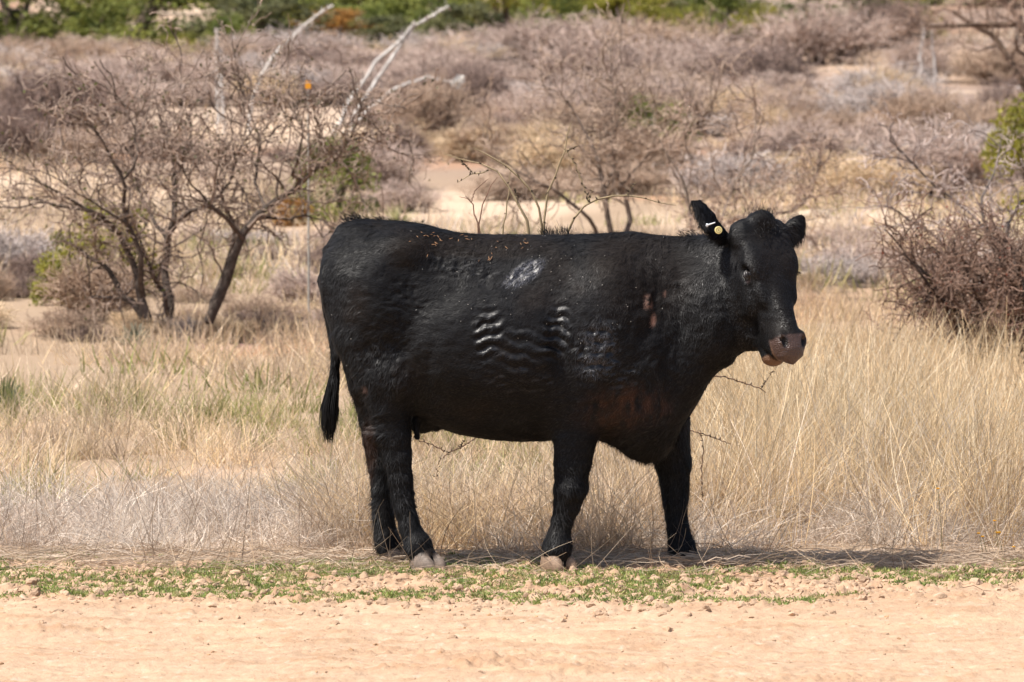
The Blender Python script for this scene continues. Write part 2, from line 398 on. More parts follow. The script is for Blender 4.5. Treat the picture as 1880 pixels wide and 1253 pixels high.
bump(772, 700, -.31, .025, .07, .12, .05, -.25, carve=True)       # fold in front of the stifle
bump(1025, 640, -.315, .018, .05, .16, .05, .15, carve=True)       # groove behind the shoulder
# udder and teats
bump(775, 772, .06, .06, .07, .05, .04)
body.chain([J(763, 775, -.02, 8, 1), J(766, 803, -.03, 4.5, 1)], .015); body.chain([J(797, 772, .02, 10, 1), J(801, 786, .01, 5, 1)], .02)
# tail
body.chain([J(672, 424, .085, 18, 1), J(636, 430, .085, 18, 1), J(612, 465, .085, 15, 1), J(603, 510, .08, 12, 1), J(603, 555, .075, 11, 1), J(611, 600, .065, 10, 1), J(617, 650, .06, 9, 1), J(613, 700, .06, 8, 1), J(608, 740, .06, 6, 1)], .03)
# head in its own frame: a down the face, b out of the forehead, c towards the near side
PH, TH = math.radians(33), math.radians(66)
fh = np.array([math.sin(PH), -math.cos(PH), 0]); up3 = np.array([0, 0, 1.])
HU = math.cos(TH)*fh-math.sin(TH)*up3; HV = math.sin(TH)*fh+math.cos(TH)*up3; HW = np.array([-math.cos(PH), -math.sin(PH), 0])
HO = at(1402, 408, -.20)
def hp(a, b, c): return HO+a*HU+b*HV+c*HW
tab = np.array([(-.035, .03, -.045, -.075), (-.01, .055, -.008, -.11), (.03, .078, .004, -.16), (.08, .098, .010, -.20), (.13, .113, .014, -.222), (.18, .111, .014, -.224), (.24, .094, .010, -.205), (.30, .075, .006, -.190), (.36, .066, .004, -.178), (.42, .061, .006, -.166), (.465, .063, .009, -.148), (.495, .062, .004, -.118), (.52, .057, -.002, -.088), (.532, .050, -.010, -.072)])
sl, (X, Y, Zz) = body.sub((.70, -.55, .62), (1.18, .05, 1.40))
a_ = (X-HO[0])*HU[0]+(Y-HO[1])*HU[1]+(Zz-HO[2])*HU[2]
b_ = (X-HO[0])*HV[0]+(Y-HO[1])*HV[1]+(Zz-HO[2])*HV[2]
c_ = (X-HO[0])*HW[0]+(Y-HO[1])*HW[1]+(Zz-HO[2])*HW[2]
ta = np.linspace(-.035, .532, 120)
ti = [smooth1(np.interp(ta, tab[:, 0], tab[:, i]), 4) for i in (1, 2, 3)]
hwd, bf, bb = [np.interp(a_, ta, v) for v in ti]
bc = (bf+bb)/2; hb = (bf-bb)/2; tt = (b_-bc)/hb
hwd = hwd*(1-.30*np.clip(-tt, 0, 1)**1.2*np.clip((.47-a_)/.1, 0, 1)-.06*np.clip(tt, 0, 1))
f = (np.abs(tt)**2.5+np.abs(c_/hwd)**2.5+1e-9)**.4+np.clip(np.maximum(-.035-a_, a_-.532)*30, 0, None)
gr = np.gradient(f, H); d = (f-1)/np.maximum(np.sqrt(gr[0]**2+gr[1]**2+gr[2]**2), 4)
body.union(sl, d, .05); del f, gr, d, a_, b_, c_, hwd, bf, bb, tt
HA = np.array([HU, HV, HW])
def hell(a, b, c, R, k=.02, carve=False, rot=0):
    A = HA
    if rot:
        cr, sr = math.cos(rot), math.sin(rot); A = np.array([HU*cr+HW*sr, HV, -HU*sr+HW*cr])
    body.ell(hp(a, b, c), R, A, k=k, m=.04, carve=carve)
hell(-.012, -.012, 0, (.040, .040, .050), .03)                    # poll knob
for s_ in (1, -1):
    hell(.150, -.012, s_*.086, (.055, .020, .030), .055)      # brow
    hell(.03, -.05, s_*.085, (.05, .045, .04), .05)          # root of the ear
    hell(.225, -.110, s_*.076, (.10, .075, .030), .05)              # cheek
    hell(.245, -.030, s_*.070, (.075, .014, .018), .025)             # facial crest
    hell(.188, -.040, s_*.112, (.026, .020, .020), .018, True)      # eye socket
    hell(.470, -.022, s_*.048, (.034, .030, .020), .02)              # nostril wing
    hell(.486, .002, s_*.043, (.027, .020, .0100), .005, True, rot=s_*-.35)
    hell(.474, .000, s_*.053, (.009, .014, .008), .005, True)
hell(.497, -.052, 0, (.030, .045, .055), .025)                     # upper lip
hell(.494, -.142, 0.004, (.034, .034, .047), .014); hell(.42, -.165, 0, (.085, .035, .040), .03)                  # lower lip and chin
hell(.520, -.109, 0, (.050, .0050, .075), .006, True)
hell(.30, -.225, .0, (.13, .085, .075), .05)                         # throat                # mouth line
hell(.10, -.16, 0, (.10, .08, .085), .05)                           # throat latch
# ears: leaf shaped, hollowed on the front
def ear(base, mid, tip, wmid, nrm, hollow=1):
    base, mid, tip, nrm = [np.array(v, float) for v in (base, mid, tip, nrm)]
    for (p, q, w0, w1) in ((base, mid, .036, wmid), (mid, tip, wmid, .018)):
        for tt in np.linspace(0, 1, 5):
            c = p+(q-p)*tt; ax = norm(tip-base); nn = norm(nrm-ax*(nrm@ax)); sd = np.cross(ax, nn)
            wd = w0+(w1-w0)*(tt if w1 > w0 else tt**2)
            body.ell(c, (.022, .010 if wd > .02 else .008, wd), [ax, nn, sd], k=.014, m=.03)
    if hollow:
        ax = norm(tip-base); nn = norm(nrm-ax*(nrm@ax)); sd = np.cross(ax, nn)
        body.ell(mid+nn*.016, (.05, .011, wmid*.62), [ax, nn, sd], k=.008, m=.02, carve=True)
EB = at(1328, 438, -.175); EM = at(1302, 408, -.235); ET = at(1276, 371, -.24)
ear(EB, EM, ET, .042, (.55, -.75, .3))
FB = at(1442, 448, -.13); FM = at(1459, 424, -.10); FT = at(1470, 404, -.085)
ear(FB, FM, FT, .041, (-.35, .80, .2), 0)
CV, CQ = body.surface()
CN = vnormals(CV, CQ)
# ---- surface relief: hide folds, licked curls, wrinkles
PXc = 940+FPX*CV[:, 0]/(CV[:, 1]+CAM_D)
PYc = 626.5+FPX*np.tan(np.arctan((CAM_H-CV[:, 2])/(CV[:, 1]+CAM_D))-PITCH)
ha = (CV-HO)@HU; hb_ = (CV-HO)@HV; hc = (CV-HO)@HW
headm = sstep(.04, -.02, np.maximum.reduce([-.06-ha, ha-.6, np.abs(hc)-.14, -.25-hb_]))*(PXc > 1290)
near = sstep(.1, .4, -CN[:, 1])
def oval(cx, cy, rx, ry, ang=0, soft=.35):
    c, s_ = math.cos(math.radians(ang)), math.sin(math.radians(ang))
    u = (PXc-cx)*c+(PYc-cy)*s_; v = -(PXc-cx)*s_+(PYc-cy)*c
    return sstep(1+soft, 1-soft, np.sqrt((u/rx)**2+(v/ry)**2))
W3 = CV*np.array([1, 1, 1])
nzA = fbm(CV*14, 3, 201); nzB = fbm(CV*40, 3, 211); nzC = fbm(CV*90, 2, 221)
disp = .005*fbm(CV*7, 3, 231)+.0020*nzB+.0022*fbm(CV*np.array([22, 30, 60.]), 2, 241)
def waves(m, period, ang, amp, zig, sharp=1.0):
    """crimped rows of damp hair"""
    c, s_ = math.cos(math.radians(ang)), math.sin(math.radians(ang))
    v = -(PXc)*s_+(PYc)*c; u = PXc*c+PYc*s_
    ph = v/period*2*math.pi + zig*np.sin(u/7.0+2*nzA) + 1.1*nzA+.5*nzB
    wv = np.sign(np.sin(ph))*np.abs(np.sin(ph))**sharp
    return amp*m*near*wv*(.72+.6*np.clip(nzB+.5*nzC, -.6, .6))
gl = np.zeros(len(CV))
for (cx, cy, rx, ry, ang, per, wa, amp, z) in [
    (897, 612, 25, 48, 8, 21, -14, .0068, .7), (1022, 610, 25, 56, 12, 20, 16, .0066, .9), (958, 645, 44, 44, 0, 24, 10, .0042, .6)]:
    m = oval(cx, cy, rx, ry, ang)
    disp = disp+waves(m, per, wa, amp, z, .8); gl = np.maximum(gl, m*near*(1 if amp > .006 else .6))
wp = CV+.035*np.stack([fbm(CV*9, 2, 501), fbm(CV*9, 2, 502), fbm(CV*9, 2, 503)], -1)
for (cx, cy, rx, ry, ang, amp, st, dx) in [
    (1100, 640, 42, 58, 0, .013, 30, 0), (1140, 690, 50, 30, 0, .009, 34, 0), (842, 478, 50, 30, 0, .010, 30, 0), (890, 505, 30, 12, 0, .006, 34, 0), (745, 560, 40, 60, 5, .006, 30, 0),
    (700, 640, 60, 70, 0, .007, 26, 0), (735, 690, 22, 54, -10, .007, 34, 1), (690, 780, 20, 30, 0, .005, 40, 0), (960, 700, 70, 20, 0, .005, 24, 0), (1340, 560, 30, 90, 10, .006, 22, 1), (1210, 600, 60, 120, -10, .006, 22, 1), (1370, 480, 40, 40, 0, .005, 34, 1), (660, 540, 30, 60, 0, .003, 22, 0)]:
    m = oval(cx, cy, rx, ry, ang, .5)*near
    fr_ = np.array([st, st, st*(.35 if dx else 1.5)])
    rg = 1-2*np.abs(fbm(wp*fr_, 2, int(cx)))
    disp = disp+m*amp*(rg-.5)*.8; gl = np.maximum(gl, m*(1.0 if cx == 1100 else .6 if cx > 800 and not dx else .15))
lick_sheen = np.maximum(oval(965, 500, 40, 17, -32, .25), .42*oval(1098, 640, 34, 48, 8, .5)*sstep(-.25, .3, nzA+.6*nzB))*near  # licked flank patch and shoulder swirl; also masks their painted sheen
disp = disp+lick_sheen*(lick_sheen > .45)*(.0030*np.sin((PXc*.8+PYc)*.30+7*nzA+3*nzB)+.003*nzC)
# neck folds, cheek folds, leg tendons
disp = disp+.0035*oval(1205, 600, 60, 150, -12)*np.sin(PXc/9.0+PYc/60.+4*nzA)*.6*near
disp = disp+.003*oval(1345, 560, 40, 90, 10)*np.sin((PXc+PYc*.35)/8.0+4*nzA)*(1-.5*headm)
legm = sstep(.52, .40, CV[:, 2])
disp = disp*(1-.4*headm)
V2 = CV+CN*disp[:, None]
V2[:, 2] = np.maximum(V2[:, 2], .03)
CV2 = V2; CN2 = vnormals(CV2, CQ)
ups = (CN2-CN)[:, 2]; gl = np.clip(gl*sstep(.02, .28, ups)*1.25, 0, 1)            # gloss kept only on slopes turned upward, placing the sun's sheen there
# ---- coat colours (pigment)
black = np.array([.0060, .0059, .0068]); brown = np.array([.050, .023, .014]); umber = np.array([.016, .011, .008])
K = np.broadcast_to(black, CV.shape).copy()
mx = lambda K, c, m: K*(1-m[:, None])+np.array(c)*m[:, None]
K = mx(K, umber, sstep(.1, .6, fbm(CV*5, 3, 301))*.45)
K = K*(1+.5*fbm(CV*3.2, 3, 305))[:, None]
K = mx(K, umber*1.1, oval(880, 452, 150, 22)*.5); K = mx(K, umber, oval(1180, 500, 90, 90)*.4)
K = mx(K, brown, oval(1150+22*nzA, 748, 66, 34, -6, .8)*near*np.clip(.5+1.1*fbm(CV*np.array([70, 70, 14.]), 2, 311)+.5*nzB, 0, 1)); K = mx(K, brown*.45, oval(676, 830, 14, 60)*.8)
skin = np.array([.074, .044, .036])
pad = sstep(.452, .462, ha+.10*np.clip(-hb_-.03, 0, 1)+.005*nzB+.006*nzA)*sstep(-.078, -.070, hb_-.25*np.clip(hc-.03, 0, 1))*headm
lip = sstep(.487, .497, ha)*sstep(-.112, -.120, hb_)*headm*sstep(-.165, -.155, hb_)
eyel = sstep(.026, .018, np.sqrt(((ha-.207))**2+((hb_+.042)*1.5)**2+((np.abs(hc)-.098)*.8)**2))*headm
bare = np.maximum(pad, lip*.9)
nosecol = mx(mx(np.broadcast_to(skin, CV.shape).copy(), [.19, .10, .052], sstep(.46, .50, ha)*sstep(-.045, -.075, hb_)*.8), [.05, .035, .032], sstep(.1, .6, nzA+.3*nzB)*.6)
K = K*(1-bare[:, None])+nosecol*bare[:, None]
K = mx(K, [.10, .06, .055], eyel*.5)
for s_ in (1, -1):
    nd = np.sqrt((ha-.486)**2+((hb_-.000)*.8)**2+((hc-s_*.043)*1.6)**2); K = mx(K, [.006, .004, .004], sstep(.026, .017, nd)*headm)
scr = np.maximum(oval(1191, 556, 7, 14, -15, .5)*sstep(-.3, .2, nzC), oval(1200, 588, 4.5, 11, 8, .5)); scr = np.maximum(scr, .6*oval(1222, 539, 2.5, 6, 10, .5))
scr = np.maximum(scr, .35*oval(672, 716, 3, 9, -30, .5))*near
K = mx(K, [.28, .165, .13], scr*.7)
M_cow, t, b = new_mat('black_hide')
at_ = t.nodes.new('ShaderNodeAttribute'); at_.attribute_name = 'col'; t.links.new(at_.outputs['Color'], b.inputs['Base Color'])
ag = t.nodes.new('ShaderNodeAttribute'); ag.attribute_name = 'gloss'
mr = t.nodes.new('ShaderNodeMapRange'); mr.inputs[3].default_value = .70; mr.inputs[4].default_value = .36; t.links.new(ag.outputs['Fac'], mr.inputs[0]); t.links.new(mr.outputs[0], b.inputs['Roughness'])
m2 = t.nodes.new('ShaderNodeMapRange'); m2.inputs[3].default_value = .14; m2.inputs[4].default_value = .52; t.links.new(ag.outputs['Fac'], m2.inputs[0]); t.links.new(m2.outputs[0], b.inputs['Specular IOR Level'])
tc = t.nodes.new('ShaderNodeTexCoord'); nz = t.nodes.new('ShaderNodeTexNoise'); nz.inputs['Scale'].default_value = 220; nz.inputs['Detail'].default_value = 5
mp = t.nodes.new('ShaderNodeMapping'); mp.inputs['Scale'].default_value = (.35, 1, 1); mp.inputs['Rotation'].default_value = (0, .5, 0)
t.links.new(tc.outputs['Object'], mp.inputs[0]); t.links.new(mp.outputs[0], nz.inputs['Vector'])
bp = t.nodes.new('ShaderNodeBump'); bp.inputs['Strength'].default_value = .5; bp.inputs['Distance'].default_value = .003
t.links.new(nz.outputs[0], bp.inputs['Height'])
vo = t.nodes.new('ShaderNodeTexVoronoi'); vo.inputs['Scale'].default_value = 190; t.links.new(tc.outputs['Object'], vo.inputs['Vector'])
ba = t.nodes.new('ShaderNodeAttribute'); ba.attribute_name = 'bare'
mm = t.nodes.new('ShaderNodeMath'); mm.operation = 'MULTIPLY'; t.links.new(vo.outputs['Distance'], mm.inputs[0]); t.links.new(ba.outputs['Fac'], mm.inputs[1])
b2_ = t.nodes.new('ShaderNodeBump'); b2_.inputs['Strength'].default_value = .9; b2_.inputs['Distance'].default_value = .0035; b2_.invert = True
t.links.new(mm.outputs[0], b2_.inputs['Height']); t.links.new(bp.outputs[0], b2_.inputs['Normal']); t.links.new(b2_.outputs[0], b.inputs['Normal'])
cow = bpy.data.objects.new('cow', None); COL.objects.link(cow); cow.empty_display_size = .3; cow.location = (0, 0, 0)
tag(cow, 'stocky black cow with a round yellow ear tag standing side on beside the dirt track', 'cow')
gloss = np.clip(gl*.9+lick_sheen+bare*.9+.4*eyel+.12*headm*sstep(-.06, 0, hb_), 0, 1)
cb = link('body', make_mesh('cow_body', CV2, CQ, M_cow, K, True, {'gloss': gloss, 'bare': bare}), cow)
# ---- hair
M_hair, t, b = new_mat('coat_hair')
a1 = t.nodes.new('ShaderNodeAttribute'); a1.attribute_name = 'col'; t.links.new(a1.outputs['Color'], b.inputs['Base Color'])
ah = t.nodes.new('ShaderNodeAttribute'); ah.attribute_name = 'gloss'
for nm, v0, v1 in (('Roughness', .62, .36), ('Specular IOR Level', .24, .8)):
    mr = t.nodes.new('ShaderNodeMapRange'); mr.inputs[3].default_value = v0; mr.inputs[4].default_value = v1; t.links.new(ah.outputs['Fac'], mr.inputs[0]); t.links.new(mr.outputs[0], b.inputs[nm])
def flow(P, N, head):
    """which way the hair lies"""
    x, y, z = P[:, 0], P[:, 1], P[:, 2]
    d = np.stack([-np.ones(len(P))*.9, np.zeros(len(P)), -.55*np.ones(len(P))], 1)
    lg = sstep(.62, .42, z)[:, None]; d = d*(1-lg)+np.array([.0, 0, -1.])*lg
    nk = sstep(.30, .62, x)[:, None]*(1-lg); d = d*(1-nk)+np.array([-.35, 0, -1.])*nk
    rp = sstep(-.55, -.68, x)[:, None]*(1-lg); d = d*(1-rp)+np.array([-.3, 0, -1.])*rp
    d = d*(1-head[:, None])+(-HU*.1-up3*.0+HU)*head[:, None]
    fr = (head*sstep(.20, .08, (P-HO)@HU))[:, None]
    d = d+fr*.8*norm(P-hp(.10, 0, 0))
    q = fbm(P*6, 2, 401)*1.0+fbm(P*22, 2, 411)*.9
    d = norm(d-N*(d*N).sum(1, keepdims=True)); s_ = np.cross(N, d)
    return norm(d*np.cos(q)[:, None]+s_*np.sin(q)[:, None]), s_
def coat(n, len0, len1, wid, lift, seed, wfun, mult=1.0):
    rng = np.random.default_rng(seed)
    A = .5*np.linalg.norm(np.cross(CV2[CQ[:, 2]]-CV2[CQ[:, 0]], CV2[CQ[:, 3]]-CV2[CQ[:, 1]]), axis=1)
    wt = A*wfun(CQ); cdf = np.cumsum(wt); cdf /= cdf[-1]
    f = np.searchsorted(cdf, rng.random(n)); u, v = rng.random((2, n))
    q = CQ[f]; w4 = np.stack([(1-u)*(1-v), u*(1-v), u*v, (1-u)*v], 1)[..., None]
    P = (CV2[q]*w4).sum(1); N = norm((CN2[q]*w4).sum(1)); C = (K[q]*w4).sum(1); hd = (headm[q]*w4[..., 0]).sum(1); lk_sheen = (lick_sheen[q]*w4[..., 0]).sum(1); gg = (gl[q]*w4[..., 0]).sum(1)
    D_, S = flow(P, N, hd); S = np.cross(N, D_)
    L = rng.uniform(len0, len1, n)*(1-.45*hd)*(1-.4*gg)
    lf = lift*rng.uniform(.4, 1.5, n)
    cur = rng.normal(size=n)*.25
    p0 = P-N*.002; p1 = P+(D_+S*cur[:, None]*.5+N*lf[:, None])*L[:, None]*.5
    p2 = P+(D_+S*cur[:, None]+N*lf[:, None]*.7)*L[:, None]
    ww = wid*rng.uniform(.7, 1.3, n)[:, None]
    V = np.stack([p0-S*ww, p0+S*ww, p1+S*ww*.8, p1-S*ww*.8, p2], 1).reshape(-1, 3)
    i = np.arange(n)*5
    cc = C*(rng.uniform(.4, 2.2, n)[:, None])*mult
    cc = cc+lk_sheen[:, None]*np.array([.11, .11, .125])*rng.uniform(.2, 1.6, n)[:, None]  # silver sheen of these patches painted into the hair colour as grey
    gz_ = np.clip(gg+lk_sheen+.25*hd+rng.random(n)**7*.5, 0, 1)
    return V, np.stack([i, i+1, i+2, i+3], 1), np.stack([i+3, i+2, i+4], 1), np.repeat(cc, 5, 0), np.repeat(gz_, 5)
eyer = sstep(.034, .022, np.sqrt((ha-.200)**2+((hb_+.036)*1.3)**2))*(np.abs(hc) > .07)*headm
wbase = 1-np.clip(bare*1.2+scr*.8+eyel+eyer, 0, 1)
ribm = np.maximum.reduce([oval(897, 612, 24, 46, 8), oval(1022, 610, 24, 54, 12), oval(958, 640, 44, 46)])*near
edgeK = lambda q: (wbase*(1-.55*ribm*gl-.1*ribm))[q].mean(1)
def lng(q):
    z = CV2[q[:, 0], 2]; x = PXc[q[:, 0]]; nz_ = CN2[q[:, 0], 2]
    ear_ = (PYc[q[:, 0]] < 450)*((np.abs(x-1300) < 40)+(np.abs(x-1462) < 24))
    bris = (np.abs(x-1180) < 90)*(PYc[q[:, 0]] > 780)
    th = (x < 720)*(PYc[q[:, 0]] > 600)
    return wbase[q[:, 0]]*(.12+sstep(.5, .9, nz_)*1.0+3.0*ear_+.8*bris+.7*th+.5*(z < .4))
parts = [coat(250000, .009, .020, .0008, .15, 1, edgeK), coat(26000, .022, .045, .0007, .45, 2, lng), coat(30000, .012, .024, .0014, .18, 3, edgeK)]
Vh = []; Qh = []; Th = []; Ch = []; Gh = []; o_ = 0
for V, q, tr, cc, gq in parts:
    Gh.append(gq)
    Vh.append(V); Qh.append(q+o_); Th.append(tr+o_); Ch.append(cc); o_ += len(V)
link('coat', make_mesh('cow_coat', np.concatenate(Vh), [np.concatenate(Qh), np.concatenate(Th)], M_hair, np.concatenate(Ch), True, {'gloss': np.concatenate(Gh)}), cow)
# tufts standing up on the back and poll, lashes
def strands(name, roots, dirs, L, wd, col, n, spread, parent, seed, k=6, sag=0.0, sides=2):
    rng = np.random.default_rng(seed); roots = np.array(roots, float)
    i = rng.integers(0, len(roots), n); P0 = roots[i]+rng.normal(size=(n, 3))*spread
    d = norm(np.array(dirs, float)[i]+rng.normal(size=(n, 3))*.28); l = L*rng.uniform(.5, 1.15, n)
    pts = [P0]
    for j in range(k-1):
        d = norm(d+rng.normal(size=(n, 3))*.06+np.array([0, 0, -sag])); pts.append(pts[-1]+d*(l/(k-1))[:, None])
    P = np.stack(pts, 1); R = wd*np.linspace(1, .15, k)[None]*rng.uniform(.7, 1.2, (n, 1))
    bg_ = Bag(); bg_.tubes(P, R, np.array(col)*rng.uniform(.7, 1.5, (n, 1)), sides)
    return link(name, bg_.mesh(name, M_hair), parent)
tr_ = [at(x, y, yy) for x, y, yy in [(1000, 431, .02), (1015, 430, .02), (1030, 430, .02), (1045, 430, .02), (1008, 431, .02), (650, 404, .08), (640, 409, .08), (660, 404, .08), (700, 406, .07), (1270, 434, -.05), (1255, 434, -.04)]]
strands('back_tuft', tr_[:5], [(-.3, 0, 1)]*5, .030, .0012, black, 260, .010, cow, 5)
strands('rump_tuft', tr_[5:9], [(-.8, 0, .5)]*4, .038, .0012, black, 200, .009, cow, 15)
strands('neck_tuft', tr_[9:], [(-.8, 0, .5)]*2, .030, .0012, black, 90, .009, cow, 16)
strands('poll_tuft', [hp(-.035, .0, c) for c in (-.03, 0, .03)]+[hp(.03, .02, c) for c in (-.03, 0, .03)], [-HU*.8+HV*.4]*3+[HV*.3+HU*.6+HW*.5]*3, .018, .0011, black, 500, .016, cow, 6)
strands('eyelash', [hp(.196, -.030, -.118)], [-HW*.9+HU*.5+HV*.3], .020, .0010, black*.5, 40, .004, cow, 7, k=4)
strands('eyelash', [hp(.200, -.028, .112), hp(.206, -.036, .112)], [HW*.5+HU*.9+HV*.2]*2, .014, .0009, black*.5, 50, .005, cow, 8, k=4)
# tail switch: a lock of long hair that gathers to a point
rng = np.random.default_rng(9); n = 900
tt = np.linspace(0, 1, 9); ang = rng.uniform(0, 2*math.pi, n); rad = np.sqrt(rng.random(n)); st = rng.uniform(0, .55, n); ln = rng.uniform(.45, 1.0, n)
ts = st[:, None]+(1-st[:, None])*ln[:, None]*tt[None]
cx = np.interp(ts, [0, .25, .5, .8, 1], [616, 611, 606, 604, 604]); cy = 680+ts*135
rr = np.interp(ts, [0, .3, .55, .78, .9, 1], [8, 12, 16.5, 14, 8, 5])/480*rad[:, None]
C0 = at(cx, cy, .06); P = C0+np.stack([np.cos(ang)[:, None]*rr, np.sin(ang)[:, None]*rr, 0*rr], -1)+rng.normal(size=(n, 1, 3))*.007*(ts**3)[..., None]+rng.normal(size=(n, 1, 3))*.002
bg_ = Bag(); bg_.tubes(P, .0013*np.linspace(1, .3, 9)[None]*np.ones((n, 1)), black*rng.uniform(.6, 1.6, (n, 1)), 2)
link('tail_switch', bg_.mesh('tail_switch', M_hair), cow)
# eyes
def uvball(c, R, axes, nu=24, nv=14):
    u = np.linspace(0, 2*math.pi, nu, endpoint=False); v = np.linspace(.001, math.pi-.001, nv)
    U, Vv = np.meshgrid(u, v, indexing='ij')
    p = np.stack([np.cos(U)*np.sin(Vv), np.sin(U)*np.sin(Vv), np.cos(Vv)], -1)*np.array(R)
    P = np.array(c)+p@np.array(axes); i = np.arange(nu*nv).reshape(nu, nv); j = np.roll(i, -1, 0)
    return P.reshape(-1, 3), np.stack([i[:, :-1], i[:, 1:], j[:, 1:], j[:, :-1]], -1).reshape(-1, 4)
M_eye, t, b = new_mat('eye'); b.inputs['Base Color'].default_value = (.012, .008, .007, 1); b.inputs['Roughness'].default_value = .08
M_lid, t, b = new_mat('eyelid'); b.inputs['Base Color'].default_value = (.02, .017, .018, 1); b.inputs['Roughness'].default_value = .45
for s_ in (1, -1):
    c = hp(.200, -.036, s_*.094)
    V, F = uvball(c, (.021, .020, .019), HA); ey = link('eye', make_mesh('eye', V, F, M_eye), cow)
    for (dd, sg) in ((-.012, 1), (.013, 1)):
        tt = np.linspace(-1, 1, 9); P = np.array([hp(.198+.026*q, -.040-.018*q*0+.02*dd*80*(1-q*q)*.35, s_*(.113-.016*q*q)) for q in tt])
        V, F = tubes(P[None], np.array([[.0070*(1.2-abs(q)) for q in tt]]), 8); link('eyelid', make_mesh('eyelid', V, F, M_lid), ey)
# ear tag: round yellow button with a white shank label
M_tag, t, b = new_mat('tag_plastic'); b.inputs['Base Color'].default_value = (.72, .62, .27, 1); b.inputs['Roughness'].default_value = .4
M_tagd, t, b = new_mat('tag_mark'); b.inputs['Base Color'].default_value = (.10, .09, .04, 1)
M_tagw, t, b = new_mat('tag_white'); b.inputs['Base Color'].default_value = (.70, .74, .78, 1); b.inputs['Roughness'].default_value = .3
et = bpy.data.objects.new('ear_tag', None); COL.objects.link(et); et.parent = cow
def disc(c, nrm, r, th, seg=28, r2=0):
    nrm = norm(np.array(nrm, float)); a = norm(np.cross(nrm, [0, 0, 1.])); b2 = np.cross(nrm, a)
    prof = [(r2, th), (r*.9, th), (r, th*.55), (r, 0)] if r2 else [(0.0002, th), (r*.9, th), (r, th*.55), (r, -.001)]
    u = np.arange(seg)*2*math.pi/seg
    V = np.concatenate([np.array(c)+(np.cos(u)[:, None]*a+np.sin(u)[:, None]*b2)*rr_+nrm*hh for rr_, hh in prof])
    i = np.arange(4*seg).reshape(4, seg); j = np.roll(i, -1, 1)
    return V, np.stack([i[:-1], j[:-1], j[1:], i[1:]], -1).reshape(-1, 4)
tn = norm(np.array([.15, -1, .1])); tcn = at(1319, 423, -.285)
V, F = disc(tcn, tn, .0145, .004); link('button', make_mesh('button', V, F, M_tag, smooth=False), et)
V, F = disc(tcn+tn*.0042, tn, .0022, .0016); link('stud', make_mesh('stud', V, F, M_tagd, smooth=False), et)
V, F = disc(tcn+tn*.0042, tn, .0098, .0006, r2=.0088); link('ring_mark', make_mesh('ring_mark', V, F, M_tagd, smooth=False), et)
pa = at(1298, 414, -.275); pb_ = at(1313, 409, -.27)
V, F = tubes(np.array([[pa, (pa+pb_)/2, pb_]]), np.array([[.0035, .0028, .0022]]), 6); link('shank', make_mesh('shank', V, F, M_tagw), et)
V, F = uvball(pa, (.005, .003, .0075), np.eye(3), 12, 8); link('shank_end', make_mesh('shank_end', V, F, M_tagw), et)
# hooves: two claws each, with dewclaws behind
def hoof(px, py, y, wpx, facing, col, zt, dew):
    c = at(px, py, y); hwid = wpx/960.; z0 = float(gz(c[0], c[1]))-.004
    fx = np.array([math.cos(facing), math.sin(facing), 0]); fy = np.array([-math.sin(facing), math.cos(facing), 0])
    f = Field((c[0]-.13, c[1]-.13, z0-.01), (c[0]+.13, c[1]+.13, z0+.13), .004)
    cc = np.array([c[0], c[1], z0])
    for s_ in (1, -1):
        f.ell(cc+fy*s_*hwid*.50+np.array([0, 0, .014])+fx*.016, (hwid*1.05, hwid*.47, .050), [norm(fx-up3*.30), fy, norm(up3+fx*.30)], k=.002, m=.03)
    f.ell(cc+np.array([0, 0, .065])-fx*.012, (hwid*.70, hwid*.66, .040), k=.02, m=.03)
    sl, (X, Y, Zz) = f.sub(f.lo, f.lo+1)
    f.F[sl] = np.maximum(f.F[sl], (z0-Zz)+0*X+0*Y)
    V, F = f.surface()
    kk = np.broadcast_to(np.array(col), V.shape)*(1+.25*fbm(V*60, 2, 7))[:, None]*(1+.12*np.sin((V[:, 2:]-z0)*900))
    kk = kk*(1-sstep(.05, .075, V[:, 2:]-z0))+np.array([.03, .022, .018])*sstep(.05, .075, V[:, 2:]-z0)
    link('hoof', make_mesh('hoof', V, F, M_hoof, kk), cow)
    for s_ in (1, -1):
        if dew:
            q = cc-fx*(hwid*.55)+fy*s_*.018+np.array([0, 0, .085]); V, F = uvball(q, (.011, .010, .015), [fx, fy, up3], 10, 8)
            link('dewclaw', make_mesh('dewclaw', V, F, M_hoof, np.broadcast_to(np.array([.20, .14, .10]), V.shape)), cow)
M_hoof = attr_mat('hoof_horn', .6, .35, .2, 60, bump=.002, bscale=150)
hoof(781, 1042, -.13, 58, -.75, (.175, .135, .11), 0, 1)
hoof(719, 1026, .235, 48, -.6, (.15, .115, .095), 0, 1)
hoof(1021, 1042, -.15, 60, -.95, (.26, .175, .12), 0, 1)
hoof(1257, 1030, .16, 46, -.5, (.15, .11, .09), 0, 1)
